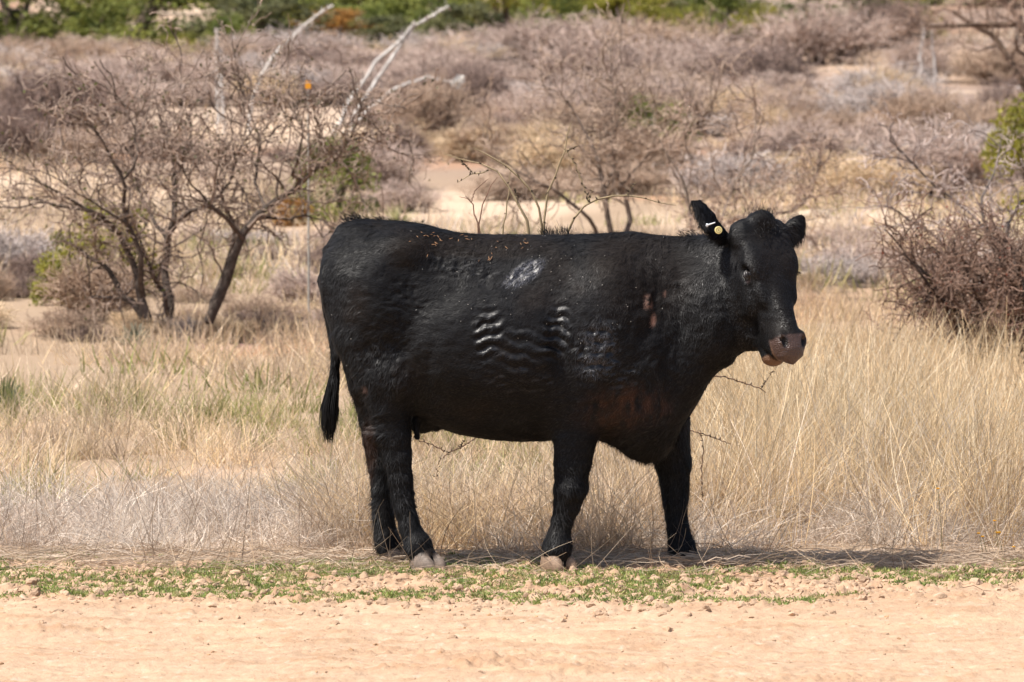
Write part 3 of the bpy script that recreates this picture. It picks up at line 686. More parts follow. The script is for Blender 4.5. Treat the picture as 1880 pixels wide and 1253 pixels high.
# bits of straw and dust caught in the coat
rng = np.random.default_rng(17)
q = np.argwhere((CN[:, 1] < -.25) & (CV[:, 2] > .7) & (PXc < 1330))[:, 0]
tgt = np.array([(785, 435, 16, 6), (800, 452, 12, 6), (850, 440, 14, 4), (955, 452, 24, 5), (905, 480, 14, 8), (1000, 470, 90, 50), (900, 560, 150, 70), (1120, 520, 90, 70), (1000, 560, 60, 40)])
bg_ = Bag(); P_ = []
for j, (cx, cy, rx, ry) in enumerate(tgt):
    for m in range([9, 8, 6, 9, 6, 26, 24, 16, 12][j]):
        dd = (PXc[q]-cx-rng.normal()*rx)**2+(PYc[q]-cy-rng.normal()*ry)**2; v = q[np.argmin(dd)]
        L = .0072*rng.uniform(.5, 1.3) if j < 5 else .0022*rng.uniform(.6, 1.5)
        dr = norm(np.cross(CN2[v], norm(rng.normal(size=3)))); p = CV2[v]+CN2[v]*(.006+.001*(j < 5))
        P_.append(np.stack([p-dr*L, p, p+dr*L])); bg_.tubes(P_[-1][None], np.array([[.0006, .0011, .0006]])*(1 if j < 5 else .9), [.60, .36, .20] if j < 5 else [.5, .48, .45], 4)
fl = link('straw_flecks', bg_.mesh('straw_flecks', M_grass)); tag(fl, 'specks of straw and dust caught in the coat along the black cow\'s back', 'straw flecks', kind='stuff')
# ---------------------------------------------------------------- woody plants
def resample(pts, k):
    pts = np.array(pts, float); s = np.concatenate([[0], np.cumsum(np.linalg.norm(np.diff(pts[:, :3], axis=0), axis=1))]); q = np.linspace(0, s[-1], k)
    return np.stack([np.interp(q, s, pts[:, i]) for i in range(pts.shape[1])], 1)
def wobble(P, amp, rng, sc=1.0):
    """crooked growth along traced limbs"""
    k = P.shape[0]; w_ = np.stack([fbm(np.stack([np.arange(k)*.45*sc+rng.uniform(0, 99), np.full(k, rng.uniform(0, 99))], -1), 2, 3) for _ in range(3)], -1)
    return P+w_*amp*np.minimum(1, np.arange(k)/2)[:, None]
def limb_tree(name, label, Y, limbs, seed, twigs=(60, 260, 700), tl=(.55, .33, .16), barkc=(.085, .066, .055), twigc=(.30, .225, .18), cat='shrub', group=None, spread=.75, up=.12, leaf=None, rscale=1.0):
    rng = np.random.default_rng(seed)
    K = 14; P = []; Rr = []
    for L in limbs:
        pts = [list(at(x, y, Y+dy))+[r] for (x, y, dy, r) in L]; q = resample(pts, K)
        pp = wobble(q[:, :3], .035, rng); P.append(pp); Rr.append(q[:, 3]*rscale)
    P = np.array(P); Rr = np.array(Rr)
    base = P[:, 0].mean(0); base[2] = float(gz(base[0], base[1]))-.03
    root = bpy.data.objects.new(name, None); COL.objects.link(root); root.location = base; tag(root, label, cat, group)
    b1 = Bag(); b1.tubes(P-base, Rr, np.array(barkc)*rng.uniform(.8, 1.25, (len(P), 1)), 7, rng)
    link('trunk', b1.mesh('trunk', M_bark), root)
    b2 = Bag(); tc_ = np.array(twigc); levels = [(P, Rr)]
    PP, RR = P, Rr
    for lv, (n, l) in enumerate(zip(twigs, tl)):
        src = (PP, RR) if lv == 0 else levels[-1]
        c, r = grow(src[0], np.maximum(src[1], .0022), n, l, spread, up, 8-lv, .24+.05*lv, .35, .3 if lv == 0 else .15, rng=rng, rf=.55)
        r = np.maximum(r, [.0052, .0036, .0027][lv]); levels.append((c, r))
        col = (tc_*(.55, .9, 1.25)[lv])*rng.uniform(.7, 1.35, (n, 1))
        b2.tubes(c-base, r, col, 3, rng)
    link('twigs', b2.mesh('twigs', M_twig), root)
    if leaf:
        n, col, sz, src = leaf; c = levels[src][0]; i = rng.integers(0, len(c), n); j = rng.integers(1, c.shape[1], n)
        p = c[i, j]+rng.normal(size=(n, 3))*.03-base; V, F, Cc = leafquads(p, sz, col, rng); b3 = Bag(); b3.add(V, F, Cc); link('foliage', b3.mesh('foliage', M_leaf, False), root)
    return root
def leafquads(p, size, col, rng, var=.35):
    n = len(p); a = norm(rng.normal(size=(n, 3))); b_ = norm(np.cross(a, rng.normal(size=(n, 3)))); s = size*rng.uniform(.5, 1.3, (n, 1))
    V = np.stack([p-a*s*.5, p+b_*s*.28, p+a*s*.5, p-b_*s*.28], 1).reshape(-1, 3); i = np.arange(n)*4
    C = np.array(col)*rng.uniform(1-var, 1+var, (n, 1))
    return V, np.stack([i, i+1, i+2, i+3], 1), np.repeat(C, 4, 0)

# the big bare mesquites on the left
YM = 15.5
limb_tree('mesquite_shrub', 'bare dark mesquite with a leaning trunk, leftmost of the three before the pale track', YM, [
    [(272, 592, 0, .045), (262, 545, 0, .038), (248, 500, .1, .03), (225, 455, .1, .024), (208, 425, 0, .020), (180, 395, -.1, .018), (135, 370, -.2, .014), (55, 325, -.3, .007)],
    [(208, 425, 0, .016), (165, 392, .1, .014), (135, 378, .1, .013), (60, 374, .3, .008), (-20, 385, .4, .005)],
    [(262, 545, 0, .03), (258, 470, -.2, .024), (240, 425, -.2, .020), (228, 380, -.2, .018), (228, 330, -.3, .015), (200, 280, -.3, .012), (176, 240, -.35, .009), (122, 200, -.4, .005)],
    [(228, 330, -.3, .013), (250, 285, -.3, .010), (248, 245, -.2, .008), (218, 180, -.2, .004)],
    [(272, 592, 0, .035), (220, 540, .2, .028), (190, 490, .2, .020), (150, 460, .3, .014), (115, 442, .3, .008)],
    [(240, 425, -.2, .014), (212, 400, -.5, .010), (130, 345, -.8, .006), (60, 300, -.9, .003)]],
    31, rscale=.8, twigs=(60, 240, 520), leaf=(260, (.10, .11, .03), .03, 2))
limb_tree('mesquite_shrub', 'upright bare mesquite with a dense twiggy crown, middle of the three at left', YM+.6, [
    [(312, 585, 0, .042), (312, 540, 0, .036), (305, 490, .1, .032), (310, 450, 0, .03), (318, 400, 0, .026), (320, 340, .1, .022), (318, 290, .1, .016), (300, 235, .2, .008), (285, 180, .2, .004)],
    [(318, 410, 0, .024), (350, 390, -.1, .019), (400, 370, -.2, .014), (420, 330, -.2, .010), (440, 270, -.2, .005)],
    [(310, 450, 0, .024), (285, 400, .3, .018), (258, 360, .4, .012), (240, 290, .5, .007), (210, 230, .6, .004)],
    [(320, 340, .1, .016), (345, 290, .3, .011), (350, 230, .4, .007), (330, 160, .5, .003)],
    [(312, 585, 0, .028), (290, 520, -.3, .020), (268, 470, -.4, .014), (250, 430, -.4, .009), (225, 385, -.5, .005)]],
    32, rscale=.8, twigs=(90, 460, 900), tl=(.5, .32, .15), twigc=(.31, .23, .185))
limb_tree('mesquite_shrub', 'thick leaning mesquite with a sweeping bare crown nearest the cow\'s rump', YM, [
    [(382, 592, 0, .050), (405, 545, 0, .045), (425, 490, 0, .042), (445, 440, 0, .038), (490, 385, .1, .032), (540, 355, .1, .026), (590, 310, .1, .018), (640, 262, .2, .011), (700, 240, .2, .006), (760, 262, .3, .003)],
    [(590, 310, .1, .012), (625, 290, -.2, .009), (650, 230, -.2, .006), (670, 190, -.2, .003)],
    [(445, 440, 0, .022), (420, 400, -.2, .019), (385, 375, -.3, .014), (362, 345, -.3, .009), (330, 300, -.4, .005)],
    [(382, 592, 0, .030), (400, 530, .3, .024), (420, 470, .3, .019), (432, 420, .4, .015), (405, 350, .4, .010), (400, 300, .4, .006), (430, 230, .5, .003)],
    [(490, 385, .1, .018), (470, 330, .4, .014), (478, 260, .5, .010), (460, 200, .6, .006), (440, 150, .6, .003)],
    [(540, 355, .1, .016), (545, 300, -.3, .012), (560, 240, -.3, .008), (530, 180, -.3, .004)],
    [(490, 400, .1, .014), (560, 400, .3, .008), (625, 425, .4, .004)]],
    33, rscale=.75, twigs=(100, 480, 1000), tl=(.5, .32, .15), leaf=(900, (.11, .10, .05), .03, 3))
# bare tree seen over the cow's back
limb_tree('mesquite_shrub', 'bare two stemmed mesquite rising behind the cow\'s shoulders', 24, [
    [(1130, 470, 0, .04), (1120, 400, 0, .034), (1112, 340, 0, .03), (1100, 285, .1, .024), (1070, 240, .2, .014), (1040, 180, .3, .006)],
    [(1140, 470, 0, .04), (1155, 400, .2, .032), (1142, 340, .2, .028), (1128, 270, .2, .022), (1135, 210, .2, .012), (1120, 140, .2, .005)],
    [(1112, 470, 0, .03), (1080, 400, -.3, .024), (1020, 350, -.4, .018), (960, 320, -.4, .010), (905, 290, -.4, .005)],
    [(1142, 340, .2, .018), (1185, 290, .1, .013), (1230, 260, 0, .008), (1300, 210, 0, .004)]],
    34, rscale=.7, barkc=(.15, .115, .095), twigs=(90, 420, 1000), tl=(.60, .32, .18), twigc=(.36, .27, .21))
limb_tree('mesquite_shrub', 'bare spreading mesquite above the cow\'s head with branches reaching right', 22, [
    [(1300, 520, 0, .04), (1310, 440, 0, .032), (1340, 400, 0, .026), (1400, 395, -.2, .020), (1460, 388, -.3, .014), (1490, 350, -.3, .010), (1510, 300, -.3, .005)],
    [(1300, 520, 0, .032), (1270, 420, .3, .022), (1255, 350, .4, .016), (1240, 300, .4, .010), (1205, 250, .5, .005)],
    [(1310, 440, 0, .022), (1345, 350, .4, .015), (1380, 290, .4, .010), (1390, 220, .5, .005)],
    [(1300, 520, 0, .028), (1345, 425, -.5, .016), (1400, 420, -.6, .010), (1450, 430, -.6, .006)]],
    35, rscale=.7, barkc=(.15, .115, .09), twigs=(70, 320, 750), tl=(.45, .28, .16), twigc=(.38, .28, .22))
# dark tangled thicket at the right edge
rng = np.random.default_rng(77); LM = []
for j in range(26):
    x0 = rng.uniform(1775, 1960); x1 = x0+rng.normal()*80-15; y1 = rng.uniform(430, 560)
    LM.append([(x0, 672, rng.uniform(-.4, .5), .016), ((x0*1.6+x1*.4)/2+rng.normal()*22, 610, rng.uniform(-.6, .6), .013), ((x0+x1)/2+rng.normal()*30, 540, rng.uniform(-.8, .8), .010), (x1, y1, rng.uniform(-.9, .9), .004)])
for x1, y1 in ((1625, 420), (1660, 480), (1680, 560)):
    LM.append([(1790, 672, 0, .016), (1750, 590, 0, .013), (1715, 520, -.3, .009), (x1, y1, -.4, .004)])
limb_tree('thorn_thicket', 'dark tangled thorny thicket with reddish leaves at the right edge behind tall grass', 11.6, LM, 36, twigs=(240, 1200, 2800), tl=(.38, .25, .14), barkc=(.050, .036, .030), twigc=(.20, .130, .098), spread=1.0, up=-.02, leaf=(700, (.24, .075, .045), .020, 3), cat='thicket')
limb_tree('bare_shrub', 'pale grey bare shrub with long forked branches above the dark thicket', 16, [
    [(1870, 560, 0, .02), (1840, 460, 0, .016), (1810, 420, 0, .012), (1800, 370, 0, .010), (1835, 290, .2, .006), (1840, 250, .2, .003)],
    [(1840, 460, 0, .016), (1790, 400, .3, .010), (1700, 330, .3, .007), (1630, 250, .3, .003)],
    [(1870, 560, 0, .02), (1760, 470, -.3, .013), (1690, 420, -.3, .009), (1620, 380, -.3, .004)],
    [(1840, 460, 0, .014), (1870, 370, .3, .010), (1920, 350, .3, .006)]],
    37, twigs=(50, 200, 420), tl=(.42, .26, .14), barkc=(.13, .11, .10), twigc=(.42, .34, .31))
limb_tree('bare_tree', 'brown bare tree reaching down into the top right corner', 62, [
    [(1900, 330, 0, .10), (1905, 200, 0, .09), (1900, 100, 0, .08), (1880, 45, 0, .06), (1780, 48, -.3, .04), (1700, 50, -.5, .02)],
    [(1900, 100, 0, .07), (1875, 40, 0, .05), (1840, 0, 0, .04), (1780, -60, 0, .02)],
    [(1905, 200, 0, .06), (1830, 70, .4, .04), (1740, 15, .5, .03), (1690, 40, .6, .012)]],
    38, twigs=(40, 220, 600), tl=(1.1, .7, .4), barkc=(.16, .11, .08), twigc=(.36, .25, .19), cat='tree')
# young sapling just behind the cow's back, in focus: zigzag stems with thorny knots
def sapling(name, label, Y, stems, col, seed, knots=True, base=None, thick=1.0):
    rng = np.random.default_rng(seed); root = bpy.data.objects.new(name, None); COL.objects.link(root)
    b0 = at(*base, Y) if base else at(stems[0][0][0], stems[0][0][1], Y); b0[2] = float(gz(b0[0], b0[1]))-.01; root.location = b0; tag(root, label, 'sapling')
    B = Bag()
    for S in stems:
        q = resample([list(at(x, y, Y+dy))+[r*thick] for (x, y, dy, r) in S], 16)
        P = q[:, :3]; z_ = (np.arange(16) % 2-.5)*.005; P = P+np.stack([z_, z_*0, z_*.4], 1)
        B.tubes(P[None]-b0, q[None, :, 3], np.array(col)*rng.uniform(.85, 1.15), 6, rng)
        if knots:
            for j in range(1, 15):
                if rng.random() < .75:
                    d = norm(rng.normal(size=3)+np.array([0, 0, .3])); r = q[j, 3]
                    B.tubes((np.stack([P[j], P[j]+d*(r+.004), P[j]+d*(r+rng.uniform(.005, .016))])-b0)[None], np.array([[r*.9+.001, .0022, .0006]]), [.045, .032, .022], 5, rng)
    link('stems', B.mesh('stems', M_twig), root)
    return root
yg = (.34, .265, .16); rd = (.22, .13, .09); tn_ = (.40, .30, .19)
sapling('mesquite_sapling', 'young yellow green mesquite sapling with knotted zigzag stems rising over the cow\'s back', 1.1, [
    [(985, 700, .2, .010), (988, 560, .1, .009), (972, 425, 0, .0085), (965, 400, 0, .008), (950, 370, 0, .0065), (930, 340, 0, .005), (915, 315, 0, .0045), (885, 302, 0, .0035), (845, 292, 0, .0028), (814, 283, 0, .0014)],
    [(1000, 700, .2, .009), (998, 500, .1, .008), (994, 420, 0, .0065), (990, 375, 0, .006), (960, 330, 0, .0055), (925, 303, 0, .0045), (890, 280, 0, .0038), (868, 272, 0, .0022)],
    [(1000, 600, .2, .008), (998, 440, 0, .006), (1002, 365, 0, .0055), (1018, 325, 0, .0045), (1035, 285, 0, .004), (1042, 250, 0, .0032), (1049, 222, 0, .0014)],
    [(1040, 280, 0, .0034), (1058, 268, 0, .0018)], [(1038, 275, 0, .003), (1055, 300, 0, .0038), (1065, 325, 0, .0036), (1078, 360, 0, .0036), (1080, 372, 0, .004)],
    [(1010, 600, .2, .009), (1025, 480, .1, .007), (1045, 416, 0, .0065), (1062, 390, 0, .006), (1078, 372, 0, .0055), (1110, 362, 0, .005), (1150, 358, 0, .0042), (1180, 364, 0, .0032), (1212, 372, 0, .0026), (1240, 378, 0, .0014)],
    [(1080, 372, 0, .0032), (1088, 348, 0, .0016)], [(1150, 358, 0, .0028), (1168, 334, 0, .0012)],
    [(920, 600, .1, .006), (922, 430, 0, .0045), (930, 385, 0, .004), (935, 345, 0, .003), (936, 315, 0, .0016)], [(948, 362, 0, .003), (945, 345, 0, .0014)],
    [(868, 318, 0, .0025), (845, 295, 0, .0024)], [(900, 312, 0, .0028), (885, 318, 0, .0032), (865, 320, 0, .0028), (838, 337, 0, .0014)]], yg, 41, base=(985, 900), thick=.8)
sapling('mesquite_sapling', 'thin reddish forked sapling rising over the middle of the cow\'s back', 1.3, [
    [(880, 600, 0, .005), (879, 420, 0, .0032), (872, 395, 0, .0028), (865, 365, 0, .0024), (842, 362, 0, .001)], [(865, 372, 0, .0022), (872, 350, 0, .002), (895, 330, 0, .0014)], [(864, 368, 0, .002), (854, 360, 0, .001)],
    [(882, 600, 0, .005), (880, 400, 0, .0028), (890, 365, 0, .0024), (905, 335, 0, .0018), (912, 326, 0, .001)]], rd, 42, False, base=(880, 900))
# thorny runners in the grass
for (lab, Y, st, base) in [
    ('thin thorny runner in the gold grass just under the cow\'s muzzle', .9, [[(1290, 690, 0, .003), (1330, 692, 0, .0028), (1370, 705, 0, .0026), (1400, 715, 0, .0022), (1405, 722, 0, .0012)], [(1398, 713, 0, .002), (1412, 692, 0, .0012), (1420, 680, 0, .0008)]], (1290, 960)),
    ('thin thorny runner in the dry grass under the cow\'s belly', .9, [[(770, 810, 0, .002), (790, 815, 0, .0026), (822, 832, 0, .003), (850, 820, 0, .0026), (880, 800, 0, .0014)], [(822, 832, 0, .0026), (805, 850, 0, .0022), (800, 880, 0, .0018)], [(845, 822, 0, .0022), (852, 808, 0, .001)]], (830, 960)),
    ('thorny dark runner in the grass to the right of the far foreleg', .8, [[(1265, 790, 0, .0022), (1300, 800, 0, .0026), (1340, 815, 0, .0018)], [(1290, 940, 0, .003), (1288, 860, 0, .003), (1292, 820, 0, .0025), (1285, 790, 0, .0012)]], (1290, 960))]:
    sapling('thorny_runner', lab, Y, st, (.16, .10, .07), int(base[0]), True, base=base)['category'] = 'twig'
# ---------------------------------------------------------------- far brush, junipers, ocotillo, yucca
rngB = np.random.default_rng(500)
def brush_mesh(seed, w_, h_, dens, c0, c1):
    """leafless twiggy mound; real twigs, one metre wide when w_=.5"""
    rng = np.random.default_rng(seed); n = int(46*dens)
    a = rng.uniform(0, 2*math.pi, n); r = np.sqrt(rng.random(n)); k = 7
    tip = np.stack([np.cos(a)*r*w_, np.sin(a)*r*w_, h_*np.sqrt(np.maximum(1-.55*r*r, .1))*rng.uniform(.75, 1.1, n)], 1); rt = tip*np.array([.22, .22, 0]); t = np.linspace(0, 1, k)[None, :, None]
    P = rt[:, None]*(1-t)+tip[:, None]*t; P[..., :2] += (tip[:, None, :2]-rt[:, None, :2])*(np.sin(t[..., 0]*math.pi)*.22)[..., None]
    P += rng.normal(size=P.shape)*.03*t; R = .010*np.linspace(1, .4, k)[None]*np.ones((n, 1)); B = Bag()
    B.tubes(P, R, np.array(c0)*rng.uniform(.6, 1.2, (n, 1)), 3, rng)
    c, rr = grow(P, R, int(420*dens), .34, .8, .15, 5, .2, .4, .2, rng=rng); rr = np.maximum(rr, .0045); c[..., 2] = np.maximum(c[..., 2], 0)
    B.tubes(c, rr, np.array(c0)*.4+np.array(c1)*.6*rng.uniform(.7, 1.3, (len(c), 1)), 3, rng)
    c2, r2 = grow(c, rr, int(1900*dens), .20, .9, .15, 4, .25, .5, .1, rng=rng); r2 = np.maximum(r2, .0036); c2[..., 2] = np.maximum(c2[..., 2], 0)
    B.tubes(c2, r2, np.array(c1)*rng.uniform(.65, 1.35, (len(c2), 1)), 3, rng)
    return B.mesh('brush', M_twig)
mau = ((.16, .115, .095), (.53, .41, .35)); gry = ((.20, .17, .16), (.54, .465, .43)); brn = ((.14, .098, .07), (.46, .335, .25)); tnb = ((.24, .175, .11), (.66, .50, .33)); drk = ((.08, .056, .048), (.27, .195, .165))
KIND = {k: [brush_mesh(600+i*10+j, .5, .62 if j else .8, 1.0, *c) for j in range(3)] for i, (k, c) in enumerate(dict(m=mau, g=gry, b=brn, t=tnb, d=drk).items())}
def dims(me):
    c = np.empty(len(me.vertices)*3, np.float32); me.vertices.foreach_get('co', c); c = c.reshape(-1, 3)
    return (np.percentile(c[:, 0], 96)-np.percentile(c[:, 0], 4)), np.percentile(c[:, 2], 95)
DIM = {}
NM = dict(m='mauve grey', g='silver grey', b='brown', t='straw coloured', d='dark')
def put_brush(kind, px, row, wpx, hpx, label, Yover=None, grp='leafless brush mounds on the slope', nm='brush'):
    Y = float(ground_hit(px, row)[0]) if Yover is None else Yover
    p = at(px, row, Y); p[2] = float(gz(p[0], p[1]))-.03; sc = (20+Y)/9600.
    me = KIND[kind][int(rngB.integers(0, 3))]
    if me.name not in DIM: DIM[me.name] = dims(me)
    dw, dh = DIM[me.name]; o = link(nm, me, loc=p); o.scale = (wpx*sc/dw, wpx*sc*.9/dw, hpx*sc/dh); o.rotation_euler = (0, 0, rngB.uniform(0, 6.28)); tag(o, label, 'brush', grp)
    return o
# leaf crowns for junipers
def juniper_mesh(seed, n=5200, col=(.29, .31, .075), dark=(.09, .12, .03)):
    rng = np.random.default_rng(seed); B = Bag(); nc = 46
    a = rng.uniform(0, 2*math.pi, nc); zz = rng.uniform(.08, 1, nc); rad = .52*np.sqrt(np.clip(1-((zz-.38)/.66)**2, .05, 1))*rng.uniform(.55, 1.05, nc)
    cc = np.stack([np.cos(a)*rad, np.sin(a)*rad, zz], 1); cr = rng.uniform(.10, .20, nc); tint = rng.uniform(0, 1, nc)
    for i in range(nc):
        m = n//nc; d = norm(rng.normal(size=(m, 3))); q = cc[i]+d*cr[i]*(rng.random((m, 1))**.4)*np.array([1, 1, .85])
        q += .02*rng.normal(size=q.shape); cl = np.array(dark)*(1-tint[i])+np.array(col)*tint[i]
        V, F, C_ = leafquads(q, .055, cl, rng); B.add(V, F, C_)
    trk = []
    for i in range(7): e = cc[rng.integers(0, nc)]; trk.append(np.stack([np.array([0, 0, -.05])*(1-t_)+e*t_+np.array([0, 0, .08])*math.sin(t_*3.14) for t_ in np.linspace(0, 1, 6)]))
    Bt = Bag(); Bt.tubes(np.array(trk), np.linspace(.045, .012, 6)[None]*np.ones((7, 1)), [.12, .09, .07], 6, rng)
    return B.mesh('crown', M_leaf, False), Bt.mesh('trunk', M_bark)
JN = [juniper_mesh(700+i) for i in range(3)]; JY = [juniper_mesh(710+i, col=(.34, .31, .05), dark=(.15, .155, .03)) for i in range(2)]; JO = [juniper_mesh(720, col=(.20, .20, .09), dark=(.085, .095, .045))]; JR = [juniper_mesh(730, col=(.42, .22, .06), dark=(.26, .14, .05))]
LANDM = [(0, 130, 'at the left edge'), (130, 330, 'behind the leftmost mesquite'), (330, 480, 'behind the middle mesquite'), (480, 700, 'behind the leaning mesquite'), (700, 900, "above the cow's hips"), (900, 1090, "above the cow's back"), (1090, 1250, 'behind the two stemmed mesquite'), (1250, 1480, "above the cow's head"), (1480, 1700, "right of the cow's head"), (1700, 1880, 'at the right edge')]
AUTO = []
def autolabel():
    seen = {}
    for o, px, base in AUTO: seen.setdefault(base, []).append((px, o))
    for base, L in seen.items():
        L.sort(key=lambda t_: t_[0]); n = len(L)
        for i, (px, o) in enumerate(L):
            o['label'] = base if n == 1 else ('left one of two: ' if i == 0 else 'right one of two: ')+base if n == 2 else ['leftmost', 'second', 'third', 'fourth', 'fifth', 'sixth', 'seventh'][min(i, 6)]+(': ' if i == 0 else ' from left: ')+base
def put_juniper(protos, px, row, wpx, hpx, label, nm='juniper', cat='juniper', group='green junipers along the top of the slope', Yover=None):
    Y = float(ground_hit(px, row)[0]) if Yover is None else Yover
    p = at(px, row, Y); p[2] = float(gz(p[0], p[1]))-.05; sc = (20+Y)/9600.
    c, t_ = protos[int(rngB.integers(0, len(protos)))]
    r = bpy.data.objects.new(nm, None); COL.objects.link(r); r.location = p.tolist(); 
    if c.name not in DIM: DIM[c.name] = dims(c)
    dw, dh = DIM[c.name]; r.scale = (wpx*sc/dw, wpx*sc/dw, hpx*sc/dh); r.rotation_euler = (0, 0, rngB.uniform(0, 6.28)); tag(r, label, cat, group)
    link('crown', c, r); link('trunk', t_, r)
    return r
for (pr, px, row, w_, h_, lab) in [
    (JN, 25, 72, 130, 130, 'dark green juniper cut by the top left corner'), (JN, 235, 76, 170, 120, 'broad green juniper left of the pale gap in the trees'), (JN, 160, 70, 90, 70, 'low green juniper between the corner tree and the broad one'),
    (JO, 470, 82, 150, 100, 'dark olive juniper right of the pale gap in the trees'), (JN, 420, 98, 60, 60, 'small green juniper at the foot of the pale gap'), (JY, 335, 138, 84, 64, 'small round yellow green juniper alone in the mauve brush at left'),
    (JN, 545, 58, 90, 70, 'green juniper behind the top of the curved pale stalk'), (JR, 620, 72, 90, 48, 'rounded rusty yellow bush under the junipers'), (JN, 690, 45, 120, 100, 'green juniper behind the two slanting pale stalks'), (JN, 780, 55, 120, 90, 'green juniper right of the slanting pale stalks'),
    (JO, 855, 90, 100, 70, 'dull olive juniper low in the brush above the cow\'s hips'), (JY, 930, 40, 130, 80, 'yellow green juniper above the cow\'s back at the top edge'), (JN, 1010, 60, 75, 85, 'bright green juniper above the cow\'s shoulders at the top edge'), (JN, 1060, 25, 120, 80, 'green juniper cut by the top edge above the shoulders'),
    (JY, 1150, 30, 110, 50, 'yellow green juniper cut by the top edge over the mauve brush'), (JY, 1262, 78, 66, 60, 'small ragged green juniper above the cow\'s raised ear'), (JN, 1310, 52, 70, 70, 'green juniper near the top edge above the cow\'s head'), (JY, 1385, 58, 64, 50, 'small green juniper near the top edge right of the head'),
    (JO, 1560, 40, 160, 70, 'olive juniper at the top edge right of the head'), (JY, 1650, 40, 90, 60, 'yellow olive juniper at the top edge towards the right corner'), (JN, 1195, 276, 115, 80, 'dark green juniper bush behind the bare mesquite over the shoulders'),
    (JY, 1905, 420, 150, 210, 'yellow green juniper at the right edge of the picture'), (JN, 605, 405, 120, 130, 'olive green bush low behind the leaning mesquite'), (JR, 538, 415, 60, 50, 'orange brown bush at the foot of the leaning mesquite\'s crown'),
    (JY, 195, 545, 140, 150, 'yellow green bush between the stems of the leftmost mesquite'), (JY, 130, 562, 110, 115, 'pale yellow green bush at the foot of the leftmost mesquite'), (JY, 1700, 152, 24, 26, 'tiny yellow green bush under the pair of pale stalks at right')]:
    put_juniper(pr, px, row+((14 if px < 900 else 40) if row < 100 else 0), w_*(1.35 if row < 100 else 1.1), h_*((1.35 if px < 900 else 1.6) if row < 100 else 1.1), lab)
for i in range(22):
    px = [-380, -300, -220, -150, -80, 20, 90, 170, 250, 440, 505, 575, 650, 720, 800, 880, 960, 1040, 1110, 1180, 1250, 1330][i]
    JF = put_juniper([JN, JO, JN, JY][i % 4], px+rngB.uniform(-12, 12), rngB.uniform(64, 90)-(28 if px > 900 else 0), rngB.uniform(70, 105), rngB.uniform(50, 80), 'juniper outside the picture at the front of the wood', group='junipers of the front row at the top edge')
    for a_, b_, lm in LANDM:
        if a_ <= px < b_: AUTO.append((JF, px, ['green', 'dull olive', 'green', 'yellow green'][i % 4]+' juniper in the wood\'s front row '+lm))
for i in range(26):                      # the wood goes on up the slope
    px = rngB.uniform(-500, 1500) if i < 20 else rngB.uniform(1500, 2400)
    put_juniper([JN, JN, JO, JY][i % 4], px, rngB.uniform(-30, 30) if i % 3 else rngB.uniform(12, 40), rngB.uniform(90, 170), rngB.uniform(60, 110), 'green juniper in the close wood along the top edge', group='junipers of the close wood at the top edge')
